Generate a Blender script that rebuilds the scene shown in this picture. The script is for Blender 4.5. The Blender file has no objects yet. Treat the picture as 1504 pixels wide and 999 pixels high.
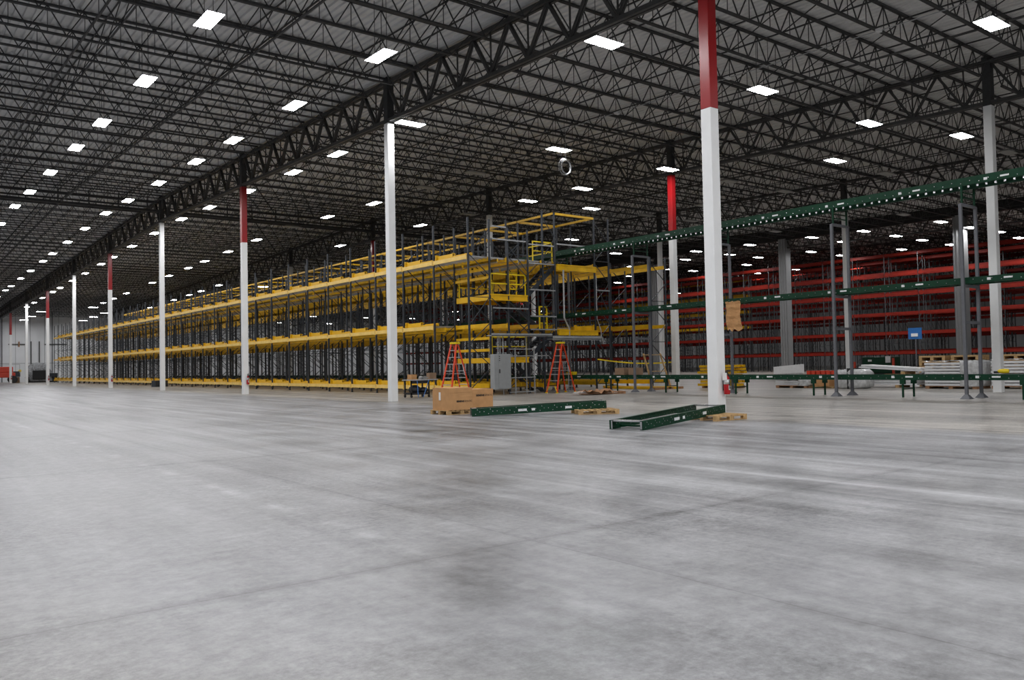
import bpy, bmesh, math, random
from mathutils import Vector, Matrix
random.seed(7)
sc = bpy.context.scene
COL = sc.collection

# ------------------------------------------------------------------ camera
F_PX, YAW, PITCH, ROLL = 1220.42, .6628, .0288, -.0192
CAM = Vector((0, 0, 1.55))
_F = Vector((math.sin(YAW)*math.cos(PITCH), math.cos(YAW)*math.cos(PITCH), math.sin(PITCH)))
_R0 = Vector((math.cos(YAW), -math.sin(YAW), 0)); _U0 = _R0.cross(_F)
_R = _R0*math.cos(ROLL) + _U0*math.sin(ROLL); _U = -_R0*math.sin(ROLL) + _U0*math.cos(ROLL)
cd = bpy.data.cameras.new('camera'); cam = bpy.data.objects.new('camera', cd); COL.objects.link(cam)
cam.matrix_world = Matrix(((_R.x, _U.x, -_F.x, CAM.x), (_R.y, _U.y, -_F.y, CAM.y), (_R.z, _U.z, -_F.z, CAM.z), (0, 0, 0, 1)))
cd.sensor_width = 36; cd.lens = F_PX/1504*36; cd.clip_end = 600; cd.clip_start = .05
sc.camera = cam

# ------------------------------------------------------------------ world, exposure
LAMP_STRENGTH = 42.0
w = bpy.data.worlds.new('world'); sc.world = w; w.use_nodes = True
w.node_tree.nodes['Background'].inputs[0].default_value = (.6, .7, .85, 1)
w.node_tree.nodes['Background'].inputs[1].default_value = .3
vs = sc.view_settings; vs.view_transform = 'Standard'; vs.look = 'None'; vs.gamma = 1; vs.use_curve_mapping = False
vs.exposure = 1.0
cy = sc.cycles; cy.use_denoising = True; cy.max_bounces = 5; cy.diffuse_bounces = 3; cy.glossy_bounces = 2
cy.denoising_input_passes = 'RGB_ALBEDO_NORMAL'; cy.denoising_prefilter = 'ACCURATE'; cy.denoiser = 'OPENIMAGEDENOISE'
cy.use_light_tree = True; cy.sample_clamp_indirect = 4
cy.caustics_reflective = False; cy.caustics_refractive = False

# ------------------------------------------------------------------ grid of the building
X1, Y0, S, DX = 18.32, 14.56, 17.52, 18.5
YW_FAR, YW_NEAR, XW_L, XW_R = 172.0, -21.0, -19.5, 150.0
def zt(Y): return 13.1 - .41*abs((Y-Y0)/S - 3)          # top of the painted part of the columns (roof falls both ways)
YR = Y0 + 3*S                                            # ridge

# ------------------------------------------------------------------ materials
def mat(name, col, rough=.5, metal=0., noise=.12, scale=6., spec=.5, bump=0.):
    m = bpy.data.materials.new(name); m.use_nodes = True
    nt = m.node_tree; b = nt.nodes['Principled BSDF']
    b.inputs['Roughness'].default_value = rough; b.inputs['Metallic'].default_value = metal
    b.inputs['Specular IOR Level'].default_value = spec
    tc = nt.nodes.new('ShaderNodeTexCoord'); n = nt.nodes.new('ShaderNodeTexNoise'); n.inputs['Scale'].default_value = scale
    n.inputs['Detail'].default_value = 4
    nt.links.new(tc.outputs['Object'], n.inputs['Vector'])
    r = nt.nodes.new('ShaderNodeMapRange'); r.inputs['From Min'].default_value = .3; r.inputs['From Max'].default_value = .7
    r.inputs['To Min'].default_value = 1-noise; r.inputs['To Max'].default_value = 1+noise*.6
    nt.links.new(n.outputs['Fac'], r.inputs['Value'])
    mx = nt.nodes.new('ShaderNodeVectorMath'); mx.operation = 'SCALE'; mx.inputs[0].default_value = col[:3]
    nt.links.new(r.outputs['Result'], mx.inputs['Scale']); nt.links.new(mx.outputs['Vector'], b.inputs['Base Color'])
    if bump:
        bp = nt.nodes.new('ShaderNodeBump'); bp.inputs['Strength'].default_value = bump; bp.inputs['Distance'].default_value = .02
        nt.links.new(n.outputs['Fac'], bp.inputs['Height']); nt.links.new(bp.outputs['Normal'], b.inputs['Normal'])
    return m
M = dict(
    white=mat('white_paint', (.86, .87, .87), .45, noise=.04, scale=1.5),
    red_paint=mat('red_paint', (.33, .008, .011), .3, noise=.08, scale=2),
    dark=mat('dark_steel_primer', (.035, .036, .038), .6, noise=.2),
    girder=mat('girder_primer', (.05, .05, .05), .55, noise=.25, scale=3),
    deck=mat('galvanised_deck', (.78, .78, .78), .5, .0, noise=.12, scale=1.2),
    wall=mat('wall_panel', (.80, .82, .84), .5, noise=.05, scale=.5),
    upright=mat('slate_rack_steel', (.032, .039, .049), .4, noise=.15),
    yellow=mat('yellow_rack_paint', (.80, .46, .008), .38, noise=.14, scale=3),
    yellow_toplit=mat('toplit_yellow_rack_paint', (.88, .60, .16), .4, noise=.10, scale=3),  # rack yellow made paler: light from above put into the front beams' colour
    yellow2=mat('bright_yellow_paint', (.85, .62, .01), .35, noise=.05),
    rail=mat('galvanised_rail', (.42, .43, .44), .35, .5, noise=.15),
    red_beam=mat('red_rack_paint', (.21, .012, .005), .5, noise=.2, scale=2, spec=.2),
    rack_gray=mat('grey_rack_steel', (.075, .08, .085), .4, .3, noise=.2),
    green=mat('green_conveyor_paint', (.003, .040, .018), .45, noise=.2, scale=4, spec=.25),
    roller=mat('zinc_roller', (.62, .63, .64), .25, .8, noise=.1),
    tower=mat('grey_support_paint', (.13, .135, .15), .45, noise=.1),
    cabinet=mat('cabinet_grey', (.33, .345, .35), .45, noise=.05),
    cardboard=mat('cardboard', (.56, .31, .14), .8, noise=.10, scale=5, spec=.15),
    cardboard2=mat('dull_cardboard', (.30, .20, .13), .85, noise=.12, scale=5, spec=.15),
    wood=mat('pallet_wood', (.55, .36, .17), .75, noise=.3, scale=9, spec=.2),
    wood2=mat('weathered_wood', (.40, .22, .12), .8, noise=.3, scale=9, spec=.2),
    orange=mat('orange_fibreglass', (.75, .07, .02), .35, noise=.06),
    alu=mat('aluminium', (.70, .71, .72), .3, .7, noise=.08),
    ext_red=mat('extinguisher_red', (.45, .01, .015), .25, noise=.05),
    black=mat('black_rubber', (.012, .012, .013), .5, noise=.1),
    paper=mat('white_paper', (.85, .85, .83), .6, noise=.04),
    blue=mat('blue_paint', (.02, .14, .42), .4, noise=.1),
    film=mat('stretch_film', (.62, .63, .63), .22, noise=.25, scale=7, bump=.8),
    film_dark=mat('wrinkled_film', (.30, .31, .32), .2, noise=.5, scale=5, bump=1.0),
    panelw=mat('white_panel', (.82, .83, .84), .4, noise=.05),
    ink=mat('black_ink', (.03, .025, .02), .7, noise=.05),
    fluted=mat('grey_cladding', (.27, .272, .275), .35, .3, noise=.06, scale=1),
    fascia=mat('black_fascia', (.012, .012, .013), .7, noise=.2),
    orange_red=mat('lift_red', (.62, .06, .03), .4, noise=.08),
    unlit=mat('unlit_reflector', (.42, .43, .42), .5, noise=.05),
)
def emission(name, col, s):
    m = bpy.data.materials.new(name); m.use_nodes = True; nt = m.node_tree; nt.nodes.clear()
    o = nt.nodes.new('ShaderNodeOutputMaterial'); e = nt.nodes.new('ShaderNodeEmission')
    tc = nt.nodes.new('ShaderNodeTexCoord'); sp = nt.nodes.new('ShaderNodeSeparateXYZ')
    wv = nt.nodes.new('ShaderNodeMath'); wv.operation = 'SINE'; ml = nt.nodes.new('ShaderNodeMath'); ml.operation = 'MULTIPLY'
    ml.inputs[1].default_value = 62.
    ad = nt.nodes.new('ShaderNodeMath'); ad.operation = 'MULTIPLY_ADD'; ad.inputs[1].default_value = .25*s; ad.inputs[2].default_value = s
    nt.links.new(tc.outputs['Object'], sp.inputs[0]); nt.links.new(sp.outputs['X'], ml.inputs[0]); nt.links.new(ml.outputs[0], wv.inputs[0])
    nt.links.new(wv.outputs[0], ad.inputs[0]); nt.links.new(ad.outputs[0], e.inputs['Strength'])
    e.inputs['Color'].default_value = (*col, 1)
    nt.links.new(e.outputs[0], o.inputs['Surface'])
    return m
M['lamp'] = emission('fluorescent_tubes', (.99, .985, 1.0), LAMP_STRENGTH)

def floor_material():
    m = bpy.data.materials.new('concrete_floor'); m.use_nodes = True; nt = m.node_tree; N = nt.nodes; L = nt.links
    b = N['Principled BSDF']; tc = N.new('ShaderNodeTexCoord')
    def math_(op, a=None, bb=None, c=None, clamp=False):
        n = N.new('ShaderNodeMath'); n.operation = op; n.use_clamp = clamp
        for i, v in enumerate((a, bb, c)):
            if v is None: continue
            if isinstance(v, (int, float)): n.inputs[i].default_value = v
            else: L.new(v, n.inputs[i])
        return n.outputs[0]
    def noise(scale, sx=1, sy=1, detail=5, rough=.55, rot=0, dist=0):
        mp = N.new('ShaderNodeMapping'); mp.inputs['Scale'].default_value = (sx, sy, 1); mp.inputs['Rotation'].default_value = (0, 0, rot)
        L.new(tc.outputs['Object'], mp.inputs['Vector'])
        n = N.new('ShaderNodeTexNoise'); n.inputs['Scale'].default_value = scale; n.inputs['Detail'].default_value = detail
        n.inputs['Roughness'].default_value = rough; n.inputs['Distortion'].default_value = dist
        L.new(mp.outputs[0], n.inputs['Vector']); return n.outputs['Fac']
    def rng(v, a, bb, c, d):
        n = N.new('ShaderNodeMapRange'); L.new(v, n.inputs['Value'])
        for k, q in (('From Min', a), ('From Max', bb), ('To Min', c), ('To Max', d)): n.inputs[k].default_value = q
        return n.outputs['Result']
    sp = N.new('ShaderNodeSeparateXYZ'); L.new(tc.outputs['Object'], sp.inputs[0]); X, Y = sp.outputs['X'], sp.outputs['Y']
    blotch = rng(noise(.7, detail=9, rough=.72), .3, .7, -.32, .30)
    big = rng(noise(.21, detail=4), .3, .7, -.12, .12)
    fine = rng(noise(6, detail=8, rough=.8), .3, .7, -.26, .24)
    gate = rng(noise(.3, detail=3), .35, .7, 0, 1)
    grit = math_('MULTIPLY', rng(noise(16, detail=4, rough=.8), .3, .7, -.45, .30), gate)
    # tyre streaks along the building, slightly wandering; stronger on the slab past x=4
    st = rng(noise(1.9, sx=1.0, sy=.05, detail=6, rough=.65, rot=-.06), .34, .66, -.36, .38)
    st2 = rng(noise(3.2, sx=1.0, sy=.025, detail=4, rough=.6, rot=.10), .52, .68, 0, .34)
    sg = rng(X, 3, 9, .25, 1)
    streak = math_('MULTIPLY', math_('ADD', st, st2), sg)
    tot = math_('ADD', math_('ADD', math_('ADD', blotch, big), math_('ADD', fine, grit)), streak)
    # joints
    wob = rng(noise(.5, detail=2), .3, .7, -.012, .012)
    def line(axis, pos, hw, soft):
        d = math_('ABSOLUTE', math_('SUBTRACT', math_('ADD', axis, wob), pos))
        return rng(d, hw, hw+soft, 1, 0)
    dirt = rng(noise(.55, detail=5), .4, .6, .35, 1)
    for ax, pos in ((X, 4.62), (Y, 5.72), (Y, 14.4), (X, 13.7), (X, -4.6), (Y, 23.2), (Y, -3.)):
        tot = math_('SUBTRACT', tot, math_('MULTIPLY', math_('MULTIPLY', line(ax, pos, .0, .16), .30), dirt))
        tot = math_('SUBTRACT', tot, math_('MULTIPLY', line(ax, pos, .003, .010), .20))
    tot = math_('ADD', tot, math_('MULTIPLY', math_('MULTIPLY', line(X, 3.65, .0, .14), .36), rng(noise(1.4, detail=5), .45, .6, 0, 1)))
    # the slab past the first column line was poured separately and is warmer
    mask = rng(math_('ADD', X, rng(noise(.35, detail=4), .3, .7, -.5, .5)), 17.3, 18.0, 0, 1)
    warmL = rng(math_('ADD', X, math_('MULTIPLY', Y, .45)), 1.5, 4.5, 1, 0)
    mix = N.new('ShaderNodeMix'); mix.data_type = 'RGBA'; L.new(math_('MAXIMUM', mask, math_('MULTIPLY', warmL, .45)), mix.inputs['Factor'])
    mix.inputs['A'].default_value = (.232, .235, .243, 1); mix.inputs['B'].default_value = (.305, .288, .262, 1)
    sc_ = N.new('ShaderNodeVectorMath'); sc_.operation = 'SCALE'; L.new(mix.outputs['Result'], sc_.inputs[0])
    L.new(math_('ADD', math_('MULTIPLY', tot, 1.15), 1.), sc_.inputs['Scale']); L.new(sc_.outputs[0], b.inputs['Base Color'])
    L.new(rng(noise(.7, detail=5), .3, .7, .30, .42), b.inputs['Roughness'])
    b.inputs['Specular IOR Level'].default_value = .45
    bp = N.new('ShaderNodeBump'); bp.inputs['Strength'].default_value = .12; bp.inputs['Distance'].default_value = .004
    L.new(noise(14, detail=4), bp.inputs['Height']); L.new(bp.outputs[0], b.inputs['Normal'])
    return m
M['floor'] = floor_material()

# ------------------------------------------------------------------ helpers
class MB:
    def __init__(s): s.v = []; s.f = []
    def box(s, x0, x1, y0, y1, z0, z1):
        n = len(s.v)
        s.v += [(x0, y0, z0), (x1, y0, z0), (x1, y1, z0), (x0, y1, z0), (x0, y0, z1), (x1, y0, z1), (x1, y1, z1), (x0, y1, z1)]
        s.f += [(n, n+3, n+2, n+1), (n+4, n+5, n+6, n+7), (n, n+1, n+5, n+4), (n+1, n+2, n+6, n+5), (n+2, n+3, n+7, n+6), (n+3, n, n+4, n+7)]
        return s
    def bar(s, p, q, a=.05, b=None, n=4, twist=0):
        """a bar of rectangular (n=4) or round section from p to q"""
        b = a if b is None else b
        p = Vector(p); q = Vector(q); d = (q-p).normalized()
        up = Vector((0, 0, 1)) if abs(d.z) < .95 else Vector((0, 1, 0))
        u = d.cross(up).normalized(); w_ = u.cross(d)
        k = len(s.v); ring = []
        if n == 4: ring = [(-.5, -.5), (.5, -.5), (.5, .5), (-.5, .5)]
        else: ring = [(.5*math.cos(2*math.pi*i/n), .5*math.sin(2*math.pi*i/n)) for i in range(n)]
        for e in (p, q):
            for (i, j) in ring: s.v.append(tuple(e + u*(i*a) + w_*(j*b)))
        for i in range(n):
            j = (i+1) % n; s.f.append((k+i, k+j, k+n+j, k+n+i))
        s.f.append(tuple(k+n-1-i for i in range(n))); s.f.append(tuple(k+n+i for i in range(n)))
        return s
    def prism(s, pts, y0, y1, axis='y'):
        """closed outline in (x,z) extruded along y (or in (y,z) along x)"""
        k = len(s.v); n = len(pts)
        for t in (y0, y1):
            for (a, b) in pts: s.v.append((a, t, b) if axis == 'y' else (t, a, b) if axis == 'x' else (a, b, t))
        for i in range(n):
            j = (i+1) % n; s.f.append((k+i, k+j, k+n+j, k+n+i))
        s.f.append(tuple(k+n-1-i for i in range(n))); s.f.append(tuple(k+n+i for i in range(n)))
        return s
    def lathe(s, prof, c=(0, 0, 0), n=16, axis='z'):
        k = len(s.v)
        for (r, h) in prof:
            for i in range(n):
                a = 2*math.pi*i/n; x, y = r*math.cos(a), r*math.sin(a)
                P = (x, y, h) if axis == 'z' else (h, x, y) if axis == 'x' else (x, h, y)
                s.v.append((c[0]+P[0], c[1]+P[1], c[2]+P[2]))
        for j in range(len(prof)-1):
            for i in range(n):
                i2 = (i+1) % n; s.f.append((k+j*n+i, k+j*n+i2, k+(j+1)*n+i2, k+(j+1)*n+i))
        s.f.append(tuple(k+n-1-i for i in range(n))); s.f.append(tuple(k+(len(prof)-1)*n+i for i in range(n)))
        return s
    def torus(s, c, R_, r, axis='y', n=24, m=6, sx=1., sz=1.):
        k = len(s.v)
        for i in range(n):
            a = 2*math.pi*i/n
            for j in range(m):
                b = 2*math.pi*j/m; q = R_ + r*math.cos(b); h = r*math.sin(b)
                P = (q*math.cos(a)*sx, h, q*math.sin(a)*sz)
                s.v.append((c[0]+P[0], c[1]+P[1], c[2]+P[2]))
        for i in range(n):
            for j in range(m):
                i2 = (i+1) % n; j2 = (j+1) % m
                s.f.append((k+i*m+j, k+i2*m+j, k+i2*m+j2, k+i*m+j2))
        return s
    def mesh(s, name, m, off=(0, 0, 0), smooth=False):
        me = bpy.data.meshes.new(name)
        me.from_pydata([(a-off[0], b-off[1], c-off[2]) for a, b, c in s.v], [], s.f)
        bm = bmesh.new(); bm.from_mesh(me); bmesh.ops.recalc_face_normals(bm, faces=bm.faces); bm.to_mesh(me); bm.free()
        if smooth:
            for p in me.polygons: p.use_smooth = True
        me.materials.append(M[m] if isinstance(m, str) else m)
        return me
def link(name, me, parent=None, loc=(0, 0, 0), rot=(0, 0, 0)):
    o = bpy.data.objects.new(name, me); COL.objects.link(o); o.parent = parent; o.location = loc; o.rotation_euler = rot
    return o
def tag(o, label=None, cat=None, group=None, kind=None):
    if label: o['label'] = label
    if cat: o['category'] = cat
    if group: o['group'] = group
    if kind: o['kind'] = kind
    return o
def thing(name, label, cat, loc=(0, 0, 0), rz=0, group=None, rot=None):
    o = bpy.data.objects.new(name, None); COL.objects.link(o); o.empty_display_size = .2
    o.location = loc; o.rotation_euler = rot or (0, 0, rz)
    return tag(o, label, cat, group)
def part(name, mb, m, parent, world=False, smooth=False, label=None, bevel=0):
    off = parent.location if world else (0, 0, 0)
    o = link(name, mb.mesh(name, m, off, smooth), parent)
    if label: o['label'] = label
    if bevel:
        b = o.modifiers.new('bevel', 'BEVEL'); b.width = bevel; b.segments = 2; b.limit_method = 'ANGLE'
    return o
def sub(name, mb, m, parent, root, world=True, smooth=False):
    return link(name, mb.mesh(name, m, root.location if world else (0, 0, 0), smooth), parent)
def struct(name, mb, m):
    return tag(link(name, mb.mesh(name, m)), kind='structure')
def copy_obj(o, parent=None, loc=None):
    c = o.copy(); COL.objects.link(c); c.parent = parent
    if loc is not None: c.location = loc
    return c
def copy_tree(root, loc, rot=None):
    r = copy_obj(root, None, loc)
    if rot is not None: r.rotation_euler = rot
    for ch in [c for c in root.children]:
        a = copy_obj(ch, r)
        for g in [c for c in ch.children]: copy_obj(g, a)
    return r
def ordn(n):
    names = ['zeroth', 'first', 'second', 'third', 'fourth', 'fifth', 'sixth', 'seventh', 'eighth', 'ninth', 'tenth', 'eleventh', 'twelfth']
    if n < len(names): return names[n]
    return '%d%s' % (n, {1: 'st', 2: 'nd', 3: 'rd'}.get(n % 10 if n % 100 not in (11, 12, 13) else 0, 'th'))

# ------------------------------------------------------------------ room shell
struct('floor', MB().box(XW_L, XW_R, YW_NEAR, YW_FAR, -.3, 0), 'floor')
def build_ceiling():
    mb = MB(); pitch = .30; n = int((XW_R-XW_L)/pitch); prof = []
    for i in range(n):
        x = XW_L + i*pitch
        prof += [(x, 0), (x+.15, 0), (x+.17, .07), (x+.28, .07)]
    prof.append((XW_R, 0)); Ys = [YW_NEAR, YR, YW_FAR]
    for Y in Ys:
        for (x, h) in prof: mb.v.append((x, Y, zt(Y)+2.08+h))
    m_ = len(prof)
    for j in range(2):
        for i in range(m_-1): mb.f.append((j*m_+i, j*m_+i+1, (j+1)*m_+i+1, (j+1)*m_+i))
    k = len(mb.v)
    for Y in Ys: mb.v += [(XW_L, Y, zt(Y)+2.4), (XW_R, Y, zt(Y)+2.4)]
    for j in range(2): mb.f.append((k+2*j, k+2*j+1, k+2*j+3, k+2*j+2))
    struct('ceiling', mb, 'deck')
build_ceiling()
def wall(name, x0, x1, y0, y1, inward):
    """metal-clad wall with vertical panel ribs on the inner face"""
    mb = MB(); mb.box(x0, x1, y0, y1, 0, 15.2)
    struct(name, mb, 'wall')
wall('wall_back', XW_L, XW_R, YW_FAR, YW_FAR+.3, 0)
wall('wall_front', XW_L, XW_R, YW_NEAR-.3, YW_NEAR, 0)
wall('wall_left', XW_L-.3, XW_L, YW_NEAR, YW_FAR, 0)
wall('wall_right', XW_R, XW_R+.3, YW_NEAR, YW_FAR, 0)
def seams():
    mb = MB(); x = 3.
    while x < 70:
        mb.box(x, x+.06, YW_FAR-.04, YW_FAR, 0, 13.2); x += 2.3
    mb.box(3, 70, YW_FAR-.05, YW_FAR, 3.3, 3.38)
    struct('trim_1', mb, 'cabinet')
seams()
mb = MB()
for y in [i*4.1 for i in range(42)]: mb.box(XW_R-.05, XW_R, y, y+.12, 0, 12.5)
struct('trim_2', mb, 'cabinet')

# ------------------------------------------------------------------ columns
COLY = {0: 14.45, 1: 32.03, 2: 49.95, 3: 67.7, 4: 84.98, 5: 101.99, 6: 118.82, 7: 136.08, 8: 152.48}
def column(name, label, x, y, hw, ztop, zred=None, zcap=None, group=None):
    zc = zt(y) + 2.05 if zcap is None else zcap
    t = thing(name, label, 'column', (x, y, 0), group=group)
    part('lower_shaft', MB().box(-hw, hw, -hw, hw, 0, zred if zred else ztop), 'white', t, bevel=.015, label='white painted shaft')
    if zred: part('red_band', MB().box(-hw, hw, -hw, hw, zred, ztop), 'red_paint', t, bevel=.015, label='red painted upper length')
    part('column_head', MB().box(-hw, hw, -hw, hw, ztop, zc), 'dark', t, label='dark unpainted top of the column')
    return t
lab0 = {0: 'nearest white square column with a red top, fire extinguisher at its base',
        1: 'plain white column left of the cardboard boxes, dark above its top',
        2: 'red-topped white column with a fire extinguisher in front of the yellow racking',
        3: 'plain white column between two red-topped ones, left half of the photo',
        4: 'slim distant column with dark red top, just left of the racking front',
        5: 'plain white column at the left end of the long yellow racking',
        6: 'distant red-topped column beside the far wrapped machine',
        7: 'far plain grey-white column left of the wrapped machine',
        8: 'farthest column with bright red top near the red lift'}
for k, y in COLY.items():
    red = zt(y)-3.42 if k % 2 == 0 else None
    column('steel_column', lab0[k], X1, y, .165 if k else .17, zt(y), red, group='columns of the first row')
lab2 = {0: 'white column at the right edge crossed by the green conveyors', 1: 'second-row column with red top right of the yellow racking',
        2: 'white column top rising out of the racking above the stair tower', 3: 'red column top rising behind the middle of the yellow racking',
        4: 'small white column top rising above the long yellow racking'}
for k, y in {0: 14.69, 1: 31.91, 2: 49.64, 3: 67.63, 4: 86.28}.items():
    column('steel_column', lab2[k], X1+DX, y, .165, zt(y), zt(y)-3.35 if k % 2 else None, group='columns of the second row')
for k, y in ((0, 14.4), (1, 31.92), (2, 49.45), (3, 67.1), (4, 84.6)):
    column('steel_column', 'plain white column of the third row, ' + ['outside the right edge', 'behind a grey conveyor tower', 'behind the right end of the yellow racking', 'hidden deep behind the racking', 'farthest one behind the racking'][k],
           X1+2*DX, y, .165, zt(y)-.35, group='columns of the third row')
def fluted_column(x, y, label, wd=.42, top=None):
    t = thing('clad_column', label, 'column', (x, y, 0), group='wide clad columns under the black fascia')
    mb = MB(); pts = []; n = 6; z1 = top or 13.7-.2*abs(y-49)/17
    for side in range(4):
        for i in range(n):
            a = -wd + 2*wd*i/n; dp = wd if i % 2 == 0 else wd-.09
            p = (a, -dp); c_, s_ = [(1, 0), (0, 1), (-1, 0), (0, -1)][side]
            pts.append((p[0]*c_-p[1]*s_, p[0]*s_+p[1]*c_))
    mb.prism(pts, 0, z1, axis='z')
    part('cladding', mb, 'fluted', t)
    part('base_plate', MB().box(-wd-.12, wd+.12, -wd-.12, wd+.12, 0, .06), 'fluted', t)
    part('column_head', MB().box(-.2, .2, -.2, .2, z1, zt(y)+2), 'dark', t)
fluted_column(X1+3*DX, 32.09, 'wide grey clad column nearest the right edge, in front of the red racking')
fluted_column(X1+3*DX, 49.27, 'wide grey clad column in the middle of the red racking')
fluted_column(X1+3*DX, 66.6, 'widest grey clad column seen behind the end frame of the yellow racking', .5, 12.9)
mb = MB(); ys = [12, YR, 130]
for y in ys:
    zb = 13.75-.5*abs(y-YR)/52
    mb.v += [(X1+3*DX-.25, y, zb), (X1+3*DX-.25, y, zt(y)+2.05), (X1+3*DX+.25, y, zt(y)+2.05), (X1+3*DX+.25, y, zb)]
for j in (0, 1):
    k = 4*j
    for a in range(4): b_ = (a+1) % 4; mb.f.append((k+a, k+b_, k+4+b_, k+4+a))
mb.f += [(3, 2, 1, 0), (8, 9, 10, 11)]
tag(link('fascia_beam', mb.mesh('fascia_beam', 'fascia')), 'deep black fascia beam under the roof above the wide clad columns', 'beam')

# ------------------------------------------------------------------ roof girders (along y) and joists (along x)
PY = S/8
def girder(x, label):
    t = thing('roof_girder', label, 'roof girder', (x, 0, 11.), group='roof girders')
    ks = list(range(-2, 9)); top = MB(); bot = MB(); ch = MB()
    def P(y, dz): return (x, y, zt(y)+dz)
    segs = [YW_NEAR+.3, YR, YW_FAR-.3]
    for a, b_ in zip(segs, segs[1:]):
        for dx_ in (-.09, .09):
            top.bar((x+dx_, a, zt(a)+1.83), (x+dx_, b_, zt(b_)+1.83), .12, .16)
            bot.bar((x+dx_, a, zt(a)+.12), (x+dx_, b_, zt(b_)+.12), .12, .14)
    part('top_chord', top, 'girder', t, world=True); part('bottom_chord', bot, 'girder', t, world=True)
    for k in ks:
        web = MB(); y0 = Y0+k*S
        for i in range(8):
            a = y0+i*PY; m_ = a+PY/2; b_ = a+PY
            if m_ < YW_NEAR+.5 or b_ > YW_FAR-.5 or a < YW_NEAR+.4: continue
            for dx_ in ((-.05, .05) if abs(x-X1) < 1 else (0,)):
                wd = .07 if dx_ else .1
                web.bar((x+dx_, a, zt(a)+1.8), (x+dx_, m_, zt(m_)+.15), wd, .09); web.bar((x+dx_, m_, zt(m_)+.15), (x+dx_, b_, zt(b_)+1.8), wd, .09)
            web.bar((x, m_, zt(m_)+.15), (x, m_, zt(m_)+1.8), .05)
        if web.v: part('web', web, 'girder', t, world=True)
names = {-1: 'black lattice roof girder out of frame to the left', 0: 'black lattice roof girder running along the first row of columns',
         1: 'black lattice roof girder running along the second row of columns', 2: 'black lattice roof girder along the third row of columns',
         3: 'black lattice roof girder above the fascia beam', 4: 'black lattice roof girder over the red racking', 5: 'black lattice roof girder deep behind the red racking',
         6: 'farthest black lattice roof girder on the right'}
for n in range(0, 7): girder(X1+n*DX, names[n])

def joist_mesh():
    """one open-web joist, x from 0 to DX, z relative to zt"""
    mb = MB(); L_ = DX-.3; x0 = .15
    for dy in (-.035, .035):
        mb.bar((x0-.1, dy, 2.0), (x0+L_+.1, dy, 2.0), .055, .07)
        mb.bar((x0+.9, dy, 1.02), (x0+L_-.9, dy, 1.02), .055, .06)
    n = 14; p = (L_-1.8)/n; xs = x0+.9
    mb.bar((x0, 0, 1.98), (xs, 0, 1.03), .035); mb.bar((x0+L_, 0, 1.98), (x0+L_-.9, 0, 1.03), .035)
    for i in range(n):
        a = xs+i*p; m_ = a+p/2
        mb.bar((a, 0, 1.03), (m_, 0, 1.98), .035); mb.bar((m_, 0, 1.98), (a+p, 0, 1.03), .035)
        mb.bar((m_, 0, 1.98), (m_, 0, 1.03), .022)
    return mb
jm = joist_mesh(); jmesh = jm.mesh('roof_joist', 'dark')
spots = []
for b_ in range(-1, 7):
    xa = X1+(b_-1)*DX
    j = 0
    while True:
        y = Y0-2*S+PY*.5*0+j*PY; j += 1
        if y < YW_NEAR+.5: continue
        if y > YW_FAR-.5: break
        if b_ == -1: continue
        # rough visibility: mid point in front of the camera and inside the picture
        vis = 0; best = 1e9
        for fx in (0, .25, .5, .75, 1):
            d = Vector((xa+fx*DX, y, zt(y)+1.5))-CAM; dep = d.dot(_F)
            if dep > 1 and abs(d.dot(_R)/dep*F_PX) < 800 and d.dot(_U)/dep*F_PX < 520: vis = 1; best = min(best, dep)
        spots.append((0 if vis else 1, best, b_, j, xa, y))
spots.sort()
bayn = {0: 'left bay over the open floor', 1: 'bay over the front of the yellow racking', 2: 'bay over the conveyors', 3: 'bay before the black fascia',
        4: 'first bay behind the black fascia', 5: 'second bay behind the black fascia', 6: 'last bay on the right'}
rest = MB(); cnt = 0
for (v, d, b_, j, xa, y) in spots:
    if cnt < 300:
        o = link('roof_joist', jmesh, None, (xa, y, zt(y))); cnt += 1
        tag(o, 'black open-web joist, %s from the near wall, %s' % (ordn(j), bayn.get(b_, 'bay')), 'roof joist', 'open-web roof joists')
    else:
        k = len(rest.v); z0 = zt(y)
        rest.v += [(a+xa, b2+y, c+z0) for a, b2, c in jm.v]; rest.f += [tuple(i+k for i in f_) for f_ in jm.f]
tag(link('roof_joist', rest.mesh('distant_joists', 'dark')), 'distant black open-web roof joists crowded over the far racking', 'roof joist', 'open-web roof joists', 'stuff')

# bridging bars that tie the joists together, running the length of the hall
def bridging(x, label):
    mb = MB()
    for a, b_ in ((YW_NEAR+.4, YR), (YR, YW_FAR-.4)):
        mb.bar((x, a, zt(a)+1.06), (x, b_, zt(b_)+1.06), .045, .045); mb.bar((x, a, zt(a)+1.95), (x, b_, zt(b_)+1.95), .045, .045)
    y = Y0-2*S+PY*14
    i = 0
    while y < 118:
        if i % 2 == 0 or y < 60:
            mb.bar((x, y, zt(y)+1.95), (x, y+PY, zt(y+PY)+1.06), .03)
        y += PY; i += 1
    tag(link('bridging_bar', mb.mesh('bridging_bar', 'dark')), label, 'bridging bar', 'bridging bars between the joists')
for b_ in range(0, 6):
    for i, fr in enumerate((.14, .38, .62, .86)):
        bridging(X1+(b_-1)*DX+fr*DX, 'black bridging line, %s from the left, %s' % (ordn(i+1), bayn[b_]))
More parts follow.
